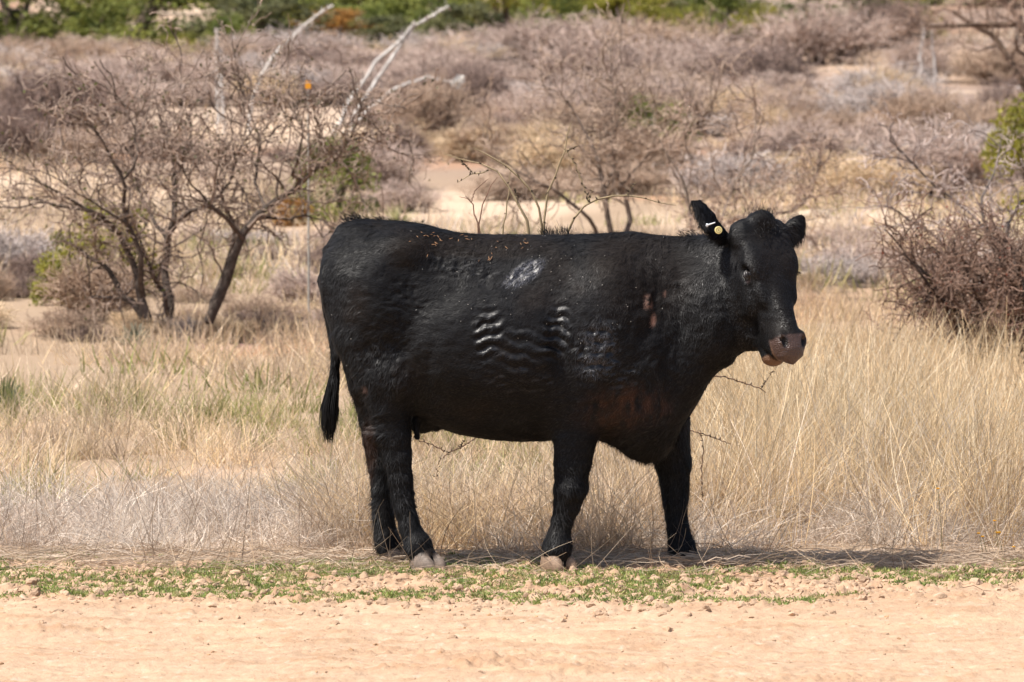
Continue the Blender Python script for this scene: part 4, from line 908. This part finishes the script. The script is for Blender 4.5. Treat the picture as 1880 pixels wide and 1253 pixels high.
for k, (kind, px, row, w_, h_, lab) in enumerate([
    ('d', 80, 255, 230, 110, 'dark mauve brush at the left edge above the orange soil'), ('m', 190, 235, 200, 100, 'mauve brush behind the crown of the leftmost mesquite'), ('d', 20, 300, 150, 90, 'dark brush mound on the left edge above the pale track'),
    ('g', 30, 520, 170, 90, 'silver grey low brush at the left edge below the track'), ('g', 95, 500, 120, 60, 'grey brush mound just left of the yellow green bush'), ('d', 60, 530, 90, 60, 'dark purple brush low at the left edge'),
    ('d', 870, 215, 130, 80, 'dark mauve brush beside the white tipped stalk'), ('b', 790, 275, 150, 110, 'brown twiggy shrub over the cow\'s hips'), ('m', 690, 350, 170, 80, 'mauve brush behind the tip of the leaning mesquite'), ('m', 740, 390, 120, 50, 'pale mauve brush just above the cow\'s rump'),
    ('d', 1400, 190, 180, 90, 'dark mauve shrub in the brush above the cow\'s head'), ('m', 1320, 175, 190, 90, 'mauve shrub above the raised ear'), ('m', 1500, 120, 220, 90, 'tall mauve shrub at the top right'), ('g', 1590, 245, 150, 80, 'blue grey brush right of centre on the slope'),
    ('b', 1690, 260, 180, 80, 'brown brush beside the blue grey one on the slope'), ('t', 1590, 375, 190, 75, 'straw coloured round bush just above the pale bank'), ('m', 1740, 370, 260, 110, 'pale mauve brush above the pale bank at right'), ('m', 1440, 300, 170, 70, 'mauve brush between the head and the round straw bush'),
    ('b', 1050, 300, 150, 100, 'brown brush behind the sapling\'s tallest stem'), ('b', 1180, 330, 170, 80, 'brown brush right of the two stemmed mesquite'), ('t', 1330, 360, 150, 50, 'yellowish low brush behind the cow\'s poll'), ('m', 1100, 190, 220, 110, 'brown mauve brush high above the shoulders'),
    ('b', 1240, 140, 170, 90, 'brown brush below the small ragged juniper'), ('d', 1620, 90, 150, 80, 'dark brush at the top right below the olive juniper'), ('g', 1530, 530, 130, 60, 'grey green brush to the right of the cow\'s face'), ('m', 1500, 470, 90, 40, 'mauve brush under the pale bank beside the far ear'),
    ('m', 1600, 520, 150, 70, 'mauve brush left of the dark thicket'), ('g', 640, 560, 90, 50, 'grey brush just left of the cow\'s rump'), ('m', 560, 560, 120, 60, 'mauve brush between the leaning mesquite and the rump'), ('b', 480, 600, 110, 50, 'brown fallen brush at the foot of the leaning mesquite'),
    ('b', 170, 590, 150, 110, 'brown tangled brush at the foot of the leftmost mesquite'), ('g', 1830, 300, 150, 60, 'pale brush at the foot of the right edge juniper'), ('t', 262, 632, 90, 48, 'straw coloured brush hiding the foot of the leftmost mesquite'), ('g', 335, 628, 80, 44, 'grey low brush hiding the foot of the middle mesquite'), ('t', 415, 630, 100, 44, 'straw coloured brush in front of the foot of the leaning mesquite'), ('d', 480, 612, 120, 40, 'dark fallen brush right of the leaning mesquite\'s foot'),
    ('b', 905, 300, 150, 66, 'brown brush mound behind the thin pale stalks by the hips'), ('m', 1010, 250, 150, 70, 'mauve brush mound behind the tip of the young sapling'),
    ('m', 980, 130, 150, 80, 'mauve bare shrub below the bright green juniper')]):
    put_brush(kind, px, row, w_, h_, lab, nm='brush_mound')
def fill(n, x0, x1, r0, r1, kinds, w0, w1, h0, h1, lab, grp, avoid=()):
    c = 0
    while c < n:
        px, row = rngB.uniform(x0, x1), rngB.uniform(r0, r1)
        if any(abs(px-a[0]) < a[2] and abs(row-a[1]) < a[3] for a in avoid): continue
        kd = kinds[int(rngB.integers(0, len(kinds)))]; w_ = rngB.uniform(w0, w1); o = put_brush(kd, px, row, w_, rngB.uniform(h0, h1), 'leafless brush mound outside the picture '+lab, grp=grp, nm='brush_mound'); c += 1
        for a, b, lm in LANDM:
            if a <= px < b: AUTO.append((o, px, ('broad ' if w_ > (w0+w1)/2 else 'small ')+dict(m='mauve', g='grey', b='brown', t='straw', d='dark')[kd]+' brush '+lab+' '+lm))
fill(84, -500, 950, 124, 200, 'mmmgmtbd', 100, 210, 34, 62, 'below the junipers', 'brush mounds in the belt below the junipers', [(345, 60, 50, 40), (335, 150, 70, 38)])
fill(60, 900, 2400, 104, 250, 'mbbmtmgd', 90, 200, 34, 66, 'on the upper slope', 'brush mounds on the right hand slope', [(1700, 125, 130, 22), (1620, 160, 50, 12), (1265, 120, 40, 25), (1390, 110, 40, 25), (1560, 100, 80, 20)])
fill(34, 900, 2400, 250, 372, 'mbtbgtd', 90, 200, 35, 75, 'above the pale bank', 'brush mounds above the pale bank', [(920, 385, 130, 16), (1195, 300, 80, 45)])
fill(18, 620, 1300, 210, 345, 'bmtdb', 80, 170, 34, 66, 'on the middle slope', 'brush mounds on the middle slope', [(1195, 300, 80, 45)])
fill(12, -500, 700, 265, 318, 'mbd', 70, 150, 25, 50, 'above the pale track', 'brush mounds above the left track', [(500, 250, 200, 40)])
fill(44, -400, 700, 440, 640, 'mgtbtdb', 50, 140, 22, 55, 'in the left grass', 'brush mounds among the grass on the left')
fill(34, 1230, 2300, 455, 610, 'mgtbtd', 50, 140, 22, 55, 'in the right grass', 'brush mounds among the grass on the right')
autolabel()
# pale ocotillo stalks
def stalks(label, Y, S, seed, base):
    rng = np.random.default_rng(seed); root = bpy.data.objects.new('ocotillo', None); COL.objects.link(root); b0 = at(base[0], base[1], Y); b0[2] = float(gz(b0[0], b0[1]))-.02
    root.location = b0; tag(root, label, 'ocotillo')
    for s_ in S:
        q = resample([list(at(x, y, Y))+[r] for (x, y, r) in s_], 24); q[:, :3] = wobble(q[:, :3], .03, rng); B = Bag()
        B.tubes((q[:, :3]-b0)[None], q[None, :, 3]*1.05, [.62, .59, .56], 6, rng)
        c, r = grow(q[None, :, :3]-b0, q[None, :, 3], 46, .10, 1.4, 0, 3, .1, .3, .15, rng=rng, rf=.25); B.tubes(c, np.maximum(r, .006), [.42, .38, .35], 3, rng)
        tip = q[-6:, :3]-b0; p = tip[rng.integers(0, 6, 40)]+rng.normal(size=(40, 3))*.03; V, F, C_ = leafquads(p, .06, (.45, .40, .36), rng); B.add(V, F, C_)
        link('stalk', B.mesh('stalk', M_twig), root)
    return root
Yo = float(ground_hit(600, 272)[0]); Yo2 = float(ground_hit(430, 250)[0]); Yo3 = float(ground_hit(860, 262)[0]); Yo4 = float(ground_hit(1700, 180)[0])
stalks('tall pale ocotillo with three slanting stalks rising above the cow\'s rump', Yo, [[(600, 275, .034), (640, 190, .030), (690, 115, .025), (735, 75, .021), (762, 45, .016)], [(615, 275, .034), (665, 190, .030), (710, 120, .025), (760, 50, .022), (825, 12, .012)], [(620, 275, .031), (670, 205, .025), (720, 165, .020), (780, 142, .016), (842, 152, .012)]], 1, (610, 275))
stalks('pale ocotillo stalk curving right beside the dead upright pair', Yo2, [[(458, 250, .031), (462, 190, .029), (480, 135, .025), (515, 85, .022), (560, 45, .019), (610, 10, .012)]], 2, (458, 250))
stalks('pair of upright dead pale stalks behind the middle mesquite', Yo2, [[(400, 245, .025), (400, 150, .022), (398, 55, .015)], [(415, 260, .028), (408, 170, .025), (405, 90, .019)]], 3, (406, 255))
stalks('pair of thin pale stalks standing near the cow\'s hips', Yo3, [[(848, 268, .017), (845, 230, .015), (843, 198, .009)], [(861, 272, .020), (862, 238, .016), (860, 215, .009)]], 4, (855, 270))
stalks('pair of thin pale stalks standing in the brush at the top right', Yo4, [[(1690, 155, .022), (1690, 100, .019), (1697, 45, .012)], [(1720, 200, .028), (1716, 120, .024), (1708, 48, .015)]], 5, (1705, 180))
# white seed head on the lowest stalk, orange marker
p = at(842, 152, Yo); V, F, C_ = leafquads(RNG.normal(size=(90, 3))*.045, .07, (.70, .68, .64), RNG); 
sh = link('seed_head', make_mesh('seed_head', V, F, M_leaf, C_, False)); sh.location = p.tolist(); tag(sh, 'white fluffy seed head hanging at the tip of the lowest pale stalk', 'seed head')
Yf = 17.5; p = at(566, 200, Yf); p[2] = float(gz(p[0], p[1])); sc = (20+Yf)/9600.; zt_ = float(at(566, 162, Yf)[2]-p[2])
mk = bpy.data.objects.new('marker_post', None); COL.objects.link(mk); mk.location = p.tolist(); tag(mk, 'small orange marker on a thin post in the brush above the leaning mesquite', 'marker')
V, F = tubes(np.array([[[0, 0, 0], [0, 0, zt_*.5], [0, 0, zt_]]]), np.array([[.008, .008, .008]]), 6); link('post', make_mesh('post', V, F, M_twig, np.broadcast_to(np.array([.4, .38, .34]), V.shape)), mk)
M_or, t, b = new_mat('orange_plastic'); b.inputs['Base Color'].default_value = (.85, .36, .02, 1); b.inputs['Roughness'].default_value = .5
hh = 10*sc; ww = 5.5*sc
me = bpy.data.meshes.new('sign_plate'); import bmesh
bm = bmesh.new(); bmesh.ops.create_cube(bm, size=1); bmesh.ops.scale(bm, vec=(ww*2, .012, hh*1.6), verts=bm.verts); bmesh.ops.translate(bm, vec=(0, -.016, zt_+6*sc), verts=bm.verts); bmesh.ops.bevel(bm, geom=list(bm.edges), offset=.003, segments=2, affect='EDGES'); bm.to_mesh(me); bm.free(); me.materials.append(M_or); link('plate', me, mk)
# yuccas: rosettes of stiff green blades
def yucca(px, row, wpx, hpx, label, col, Yo=None):
    Y = float(ground_hit(px, row)[0]) if Yo is None else Yo; p = at(px, row, Y); p[2] = float(gz(p[0], p[1]))-.01; sc = (20+Y)/9600.
    n = 70; a = RNG.uniform(0, 6.283, n); el = RNG.uniform(.25, 1.45, n); L = hpx*sc*RNG.uniform(.7, 1.1, n)
    d = np.stack([np.cos(a)*np.cos(el)*wpx/hpx*.9, np.sin(a)*np.cos(el)*.9, np.sin(el)], 1); t = np.linspace(0, 1, 5)
    P = d[:, None]*L[:, None, None]*t[None, :, None]; P[..., 2] -= (t**2)[None]*L[:, None]*.12
    B = Bag(); B.tubes(P, np.array([.006, .010, .009, .006, .0015])[None]*np.ones((n, 1))*max(1, sc*22), np.array(col)*RNG.uniform(.7, 1.4, (n, 1)), 2)
    o = link('yucca', B.mesh('yucca', M_leaf)); o.location = p.tolist(); tag(o, label, 'yucca')
yucca(5, 770, 70, 90, 'spiky grey green yucca cut by the left edge', (.17, .19, .10)); yucca(728, 425, 70, 60, 'pale yellow green yucca just above the cow\'s rump', (.34, .33, .16))
yucca(1505, 470, 60, 45, 'small dark green yucca right of the cow\'s far ear', (.10, .14, .05)); yucca(1630, 700, 60, 40, 'grey green yucca in the gold grass below the thicket', (.26, .26, .17))
yucca(1815, 668, 50, 30, 'small bright green plant at the foot of the dark thicket', (.14, .19, .05)); yucca(1620, 510, 80, 35, 'dull green clump left of the dark thicket', (.2, .21, .12)); yucca(250, 640, 60, 50, 'pale grey green tuft at the foot of the mesquites', (.30, .30, .22))
# boulders
def rock(px, row, wpx, hpx, label, col=(.52, .42, .32)):
    Y = float(ground_hit(px, row)[0]); p = at(px, row, Y); p[2] = float(gz(p[0], p[1])); sc = (20+Y)/9600.
    V, F = uvball((0, 0, 0), (1, 1, 1), np.eye(3), 28, 18); V = V*(1+.30*fbm(V*1.4+px, 3, int(px)))[:, None]; V = V*np.array([wpx*sc/2, wpx*sc/2, hpx*sc*.8])
    o = link('boulder', make_mesh('boulder', V, F, M_stone, np.array(col)*(1+.2*fbm(V*3, 2, 5))[:, None])); o.location = p.tolist(); tag(o, label, 'boulder')
rock(1620, 170, 50, 22, 'pale boulder on the slope above the blue grey brush'); rock(1578, 268, 34, 16, 'small pale boulder below the blue grey brush'); rock(1530, 540, 40, 18, 'tan boulder in the grass right of the cow\'s face', (.46, .33, .22))
rock(366, 520, 60, 16, 'flat pale boulder between the mesquite stems', (.50, .40, .30)); rock(1490, 400, 70, 18, 'pale stone at the left end of the pale bank'); rock(1590, 412, 60, 16, 'pale stone in the middle of the bank', (.55, .38, .25))
# ---------------------------------------------------------------- grasses
def blades(n, fx, fy, h0, h1, wd, cols, lean=.35, curve=.5, k=5, seed=0, clump=0, cspread=.05, wpow=1.0, hfun=None, z0=0.0, densf=None, ncl=None, tang=0.0):
    """n stems rooted on the ground inside fx, fy"""
    rng = np.random.default_rng(seed)
    if clump:
        nc = ncl or max(1, n//clump); cx = rng.uniform(*fx, nc*3); cy = fy[0]+(fy[1]-fy[0])*rng.random(nc*3)**wpow
        if densf is not None: kp = rng.random(nc*3) < densf(cx, cy); cx, cy = cx[kp], cy[kp]
        cx, cy = cx[:nc], cy[:nc]; nc = len(cx); ch = rng.uniform(.6, 1.25, nc); cc = rng.integers(0, len(cols), nc)
        i = rng.integers(0, nc, n); x = cx[i]+rng.normal(size=n)*cspread; y = cy[i]+rng.normal(size=n)*cspread; hm = ch[i]; ci = np.where(rng.random(n) < .7, cc[i], rng.integers(0, len(cols), n))
        out = np.stack([x-cx[i], y-cy[i]], 1)/max(cspread, 1e-3)*.5
    else:
        x = rng.uniform(*fx, n*2); y = fy[0]+(fy[1]-fy[0])*rng.random(n*2)**wpow
        if densf is not None: kp = rng.random(n*2) < densf(x, y); x, y = x[kp], y[kp]
        x, y = x[:n], y[:n]; n = len(x); hm = np.ones(n); ci = rng.integers(0, len(cols), n); out = rng.normal(size=(n, 2))*.4
    h = rng.uniform(h0, h1, n)*hm
    if hfun is not None: h = h*hfun(x, y)
    z = gz(x, y)-.01+z0
    d = norm(np.stack([out[:, 0]*lean+rng.normal(size=n)*lean, out[:, 1]*lean+rng.normal(size=n)*lean, np.ones(n)], 1))
    cv = rng.normal(size=(n, 3))*curve*np.array([1, 1, .25]); st = h/(k-1); pts = [np.stack([x, y, z], 1)]
    for j in range(k-1):
        d = norm(d+cv*(.35 if j else .1)+(rng.normal(size=(n, 3))*tang if tang else 0)); nx = pts[-1]+d*st[:, None]; pts.append(nx)
    P = np.stack(pts, 1); P[..., 2] = np.maximum(P[..., 2], z[:, None]+.002)
    R = (wd*rng.uniform(.6, 1.3, n))[:, None]*np.linspace(1, .3, k)[None]
    C_ = np.array(cols)[ci]*rng.uniform(.72, 1.25, (n, 1))
    if clump: C_ = C_*(.62+.55*rng.random(nc))[i][:, None]
    return P, R, C_
gold = [(.82, .65, .42), (.76, .58, .35), (.90, .78, .58), (.64, .47, .28)]
gray = [(.76, .66, .56), (.64, .55, .47), (.88, .79, .69), (.52, .41, .33)]
tanc = [(.74, .58, .42), (.64, .49, .34), (.80, .65, .48), (.54, .41, .29)]
oliv = [(.27, .29, .09), (.38, .37, .14), (.50, .43, .22)]
def clampx(P):       # keep stems off the cow's standing room
    return P
def stuff(nm, bag_parts, label, cat, mat=M_grass, sides=2):
    B = Bag()
    for P, R, C_ in bag_parts: B.tubes(P, R, C_, sides)
    o = link(nm, B.mesh(nm, mat)); tag(o, label, cat, kind='stuff'); return o
rgt = lambda x, y: sstep(-.1, .9, x+.15*np.sin(y*2))          # taller gold grass stands on the right
lft = lambda x, y: 1-.85*rgt(x, y)
fr = lambda x, y: sstep(.42, .72, y+.14*np.sin(x*3.1)+.10*np.sin(x*7.7+1))
patchy = lambda s, a, sd: (lambda x, y: np.clip(.5+a*fbm(np.stack([np.asarray(x)*s, np.asarray(y)*s*.6], -1), 2, sd), .02, 1))
stuff('grey_brush_grass', [
    blades(34000, (-3.4, 3.4), (.42, 2.4), .12, .36, .0018, gray, .60, .80, 6, 1, 70, .055, 1.0, lambda x, y: (.55+.45*fr(x, y))*(.95+.15*rgt(x, y)+.55*fbm(np.stack([x*2.2, y*1.5], -1), 2, 19)), densf=lambda x, y: fr(x, y)*(.35+.65*patchy(1.6, 1.2, 5)(x, y)), tang=.12),
    blades(22000, (-3.4, 3.4), (.25, 2.2), .10, .30, .0014, gray, 1.2, 1.0, 7, 2, densf=fr, tang=.40)],
    'wiry grey dry grass standing in a band right behind the cow\'s legs', 'grass')
stuff('gold_grass', [
    blades(24000, (-3.6, 3.6), (1.1, 6), .20, .62, .0020, gold, .36, .42, 5, 3, 60, .05, 1.0, lambda x, y: .22+.82*rgt(x, y), densf=lambda x, y: (.03+.97*rgt(x, y))*patchy(1.1, 1.5, 15)(x, y)),
    blades(9000, (.2, 3.6), (.7, 3.2), .26, .62, .0021, gold+gray[:1], .32, .4, 5, 4, 40, .045, densf=lambda x, y: rgt(x, y)),
    blades(6500, (-.75, .9), (.45, 1.8), .18, .48, .0018, tanc+gold[:2], .42, .55, 6, 14, 60, .05),
    blades(24000, (-5, 6), (5, 12), .26, .56, .0026, gold, .30, .4, 4, 5, 40, .09, hfun=lambda x, y: .25+.72*rgt(x, y), densf=lambda x, y: (.06+.94*rgt(x, y))*patchy(.8, 1.6, 16)(x, y))],
    'tall dry gold grass filling the field behind the cow', 'grass')
stuff('tan_grass', [
    blades(17000, (-4.2, 4), (2.0, 8), .07, .28, .0026, tanc+gold[:2], .5, .55, 4, 6, 46, .08, densf=lambda x, y: .25+.75*lft(x, y)*patchy(.9, 2.4, 8)(x, y)),
    blades(26000, (-7, 8), (8, 22), .08, .30, .0035, tanc+gold[:2], .4, .4, 4, 7, 40, .14, densf=patchy(.6, 2.4, 9)),
    blades(36000, (-12, 14), (22, 62), .14, .36, .007, tanc+gold[:1]+gray[:1], .4, .4, 4, 8, 50, .25, densf=patchy(.25, 1.8, 10)),
    blades(16000, (-24, 26), (55, 130), .2, .5, .014, tanc+gray, .4, .4, 4, 9, 50, .5, densf=patchy(.12, 1.8, 11))],
    'short tan dry grass spread over the ground out to the slope', 'grass')
stuff('green_tufts', [
    blades(12000, (-4, 1), (2.2, 9), .08, .24, .0030, oliv, .4, .4, 4, 10, 60, .07, densf=patchy(1.3, 2.0, 12)), blades(5000, (-9, 10), (9, 50), .12, .3, .007, oliv, .4, .4, 4, 11, 60, .2, densf=patchy(.4, 1.8, 13))],
    'small olive green tufts scattered through the dry grass', 'grass')
# single tall pale stalks in front of the grass band
stuff('dry_stalks', [
    blades(420, (-2.4, 2.5), (.05, 1.3), .28, .62, .0016, [(.60, .50, .38), (.55, .42, .30), (.30, .22, .16)], .35, .22, 8, 20),
    blades(700, (-2.4, 2.5), (-.35, .5), .12, .34, .0013, [(.58, .47, .35), (.25, .18, .13), (.5, .36, .24)], 1.3, .3, 6, 21)],
    'long pale single stalks leaning over the edge of the grass', 'dry stalks')
# fallen straw lying flat along the edge
rng = np.random.default_rng(55)
def straw(n, x0, x1, y0, sy, L0, L1, wd, cols, seed, hz=.02):
    rng = np.random.default_rng(seed); x = rng.uniform(x0, x1, n); y = y0+sy*rng.normal(size=n); a = rng.normal(size=n)*.45+math.pi*(rng.random(n) < .5); L = rng.uniform(L0, L1, n); k = 5
    t = np.linspace(0, 1, k)[None]; X_ = x[:, None]+np.cos(a)[:, None]*L[:, None]*t; Y_ = y[:, None]+np.sin(a)[:, None]*L[:, None]*t; bow = rng.normal(size=n)[:, None]*.06*L[:, None]*np.sin(t*math.pi)
    Y_ = Y_+bow; Z_ = gz(X_, Y_)+.003+rng.uniform(0, hz, (n, 1))*rng.random((n, 1))+np.sin(t*math.pi)*hz*.6*rng.random((n, 1))
    return np.stack([X_, Y_, Z_], -1), wd*rng.uniform(.6, 1.4, (n, 1))*np.ones((1, k)), np.array(cols)[rng.integers(0, len(cols), n)]*rng.uniform(.7, 1.25, (n, 1))
stuff('straw_litter', [
    straw(3600, -3, 3, .26, .20, .06, .26, .0012, [(.50, .39, .29), (.60, .50, .41), (.36, .26, .18), (.66, .54, .41)], 60, .035),
    straw(1500, -3, 3, -.15, .28, .05, .18, .0011, [(.45, .34, .25), (.28, .19, .13)], 61, .012),
    straw(420, .0, 1.9, .05, .08, .08, .30, .0016, [(.55, .44, .34), (.45, .35, .26)], 62, .05)],
    'fallen straw lying flat along the verge around the cow\'s feet', 'straw')
o = link('broken_stick', (lambda B: (B.tubes((np.array([[[0, 0, .02], [.03, 0, .017], [.07, -.003, .01], [.11, -.004, .004]]])), np.array([[.006, .0065, .006, .005]]), [.55, .36, .20], 7), B.mesh('stick', M_bark))[1])(Bag()))
p = at(948, 1028, -.0); p[2] = float(gz(p[0], p[1]))+.008; o.location = p.tolist(); tag(o, 'short orange tan broken stick lying behind the near front hoof', 'stick')
# green weeds on the verge: low feathery leaves in patches
rng = np.random.default_rng(66)
def weed_d(x, y):
    e_ = EDGE(x); m = sstep(e_-.16, e_+.12, y)*sstep(.45, .1, y)
    f_ = 1.15*fbm(np.stack([x*1.9, y*4.2], -1), 4, 67, .6); return m*sstep(-.02, .16, f_+.10*(x < .5)-.06*(x > 1.2))
nx_ = 8500; x = rng.uniform(-3.2, 3.2, nx_*9); y = rng.uniform(-2.1, .35, nx_*9); kp = rng.random(len(x)) < weed_d(x, y); x, y = x[kp][:nx_], y[kp][:nx_]; n = len(x); m = 12
cx, cy = np.repeat(x, m), np.repeat(y, m); a = rng.uniform(0, 6.283, n*m); el = rng.uniform(.2, 1.2, n*m); L = rng.uniform(.007, .022, n*m)
d = np.stack([np.cos(a)*np.cos(el), np.sin(a)*np.cos(el), np.sin(el)], 1); p0 = np.stack([cx, cy, gz(cx, cy)], 1)+np.stack([rng.normal(size=n*m)*.012, rng.normal(size=n*m)*.012, 0*a], 1)
P = p0[:, None]+d[:, None]*L[:, None, None]*np.linspace(0, 1, 3)[None, :, None]; R = np.array([[.0012, .0026, .0006]])*rng.uniform(.6, 1.3, (n*m, 1))
gcol = np.array([(.25, .30, .085), (.33, .35, .12), (.17, .23, .065), (.42, .38, .19)])[np.repeat(rng.integers(0, 4, n), m)]*rng.uniform(.7, 1.3, (n*m, 1))
B = Bag(); B.tubes(P, R, gcol, 2); o = link('green_weeds', B.mesh('green_weeds', M_leaf)); tag(o, 'low green weeds in ragged patches on the sandy verge', 'weeds', kind='stuff')
# loose clods and grit
def clods(n, seed, xr, yf, s0, s1, col, flat=.6):
    rng = np.random.default_rng(seed); x = rng.uniform(*xr, n); y = yf(rng, x, n); s = s0+(s1-s0)*rng.random(n)**4.5
    ph = (1+5**.5)/2; ico = norm(np.array([(-1, ph, 0), (1, ph, 0), (-1, -ph, 0), (1, -ph, 0), (0, -1, ph), (0, 1, ph), (0, -1, -ph), (0, 1, -ph), (ph, 0, -1), (ph, 0, 1), (-ph, 0, -1), (-ph, 0, 1)], float))
    fc = np.array([(0, 11, 5), (0, 5, 1), (0, 1, 7), (0, 7, 10), (0, 10, 11), (1, 5, 9), (5, 11, 4), (11, 10, 2), (10, 7, 6), (7, 1, 8), (3, 9, 4), (3, 4, 2), (3, 2, 6), (3, 6, 8), (3, 8, 9), (4, 9, 5), (2, 4, 11), (6, 2, 10), (8, 6, 7), (9, 8, 1)])
    a_ = {}; V0 = [*ico]; F0 = []
    def mid(i, j):
        kk = (min(i, j), max(i, j))
        if kk not in a_: a_[kk] = len(V0); V0.append((V0[i]+V0[j])/np.linalg.norm(V0[i]+V0[j]))
        return a_[kk]
    for i, j, k_ in fc: q, r, t_ = mid(i, j), mid(j, k_), mid(k_, i); F0 += [(i, q, t_), (j, r, q), (k_, t_, r), (q, r, t_)]
    V0 = np.array(V0); F0 = np.array(F0); m = len(V0)
    jit = 1+.75*fbm(V0[None]*1.3+rng.uniform(0, 99, (n, 1, 3)), 2, 9)
    Vv = V0[None]*jit[..., None]*s[:, None, None]*np.stack([rng.uniform(.7, 1.3, n), rng.uniform(.7, 1.3, n), rng.uniform(.6, 1, n)], 1)[:, None]
    Vv = Vv+np.stack([x, y, gz(x, y)-s*.10], 1)[:, None]
    return Vv.reshape(-1, 3), (F0[None]+(np.arange(n)*m)[:, None, None]).reshape(-1, 3), np.repeat(np.array(col)*rng.uniform(.8, 1.15, (n, 1)), m, 0)
vy = lambda rng, x, n: EDGE(x)+.45+.42*rng.normal(size=n)
B = Bag(); B.add(*clods(11000, 80, (-3, 3), vy, .002, .020, sand*.8)); B.add(*clods(2200, 81, (-3, 3), lambda r, x, n: r.uniform(-3.6, -.8, n), .0015, .007, sand*.8)); B.add(*clods(260, 82, (-3, 3), lambda r, x, n: r.uniform(-3.4, -.2, n), .002, .012, (.42, .25, .14)))
o = link('soil_clods', B.mesh('soil_clods', M_ground, False)); tag(o, 'crumbly sandy clods and grit strewn along the verge and bare track', 'clods', kind='stuff')
# yellow flowers at the right end
for (px, py, lab) in [(1797, 980, 'yellow flower left of the close pair at the right end of the grass'), (1804, 986, 'yellow flower just below right of the leftmost one'), (1833, 979, 'larger orange yellow flower in the grass at the right end'), (1861, 1005, 'yellow flower lowest and furthest right in the verge grass'), (1826, 957, 'small yellow flower highest of those at the right end'), (1722, 898, 'tiny orange flower up in the grey grass at right')]:
    p = at(px, py, .30); zb = float(gz(p[0], p[1])); f_ = bpy.data.objects.new('flower', None); COL.objects.link(f_); f_.location = (p[0], p[1], zb); tag(f_, lab, 'flower')
    hgt = p[2]-zb; s_ = .011 if px == 1833 else .0075
    B = Bag()
    for q in range(9):
        a0 = q*.698; dd = np.array([math.cos(a0), math.sin(a0)*.8-.25, .35]); dd /= np.linalg.norm(dd)
        B.tubes((np.array([0, 0, hgt])+dd[None]*np.array([0, .5, 1])[:, None]*s_)[None], np.array([[.001, .0032, .0012]])*s_/.009, [.80, .44, .03], 4)
    link('petals', B.mesh('petals', M_leaf), f_)
    B = Bag(); B.tubes(np.array([[[.02, 0, 0], [.012, 0, hgt*.5], [0, 0, hgt]]]), np.array([[.0016, .0013, .001]]), [.22, .2, .09], 5); link('stem', B.mesh('stem', M_grass), f_)
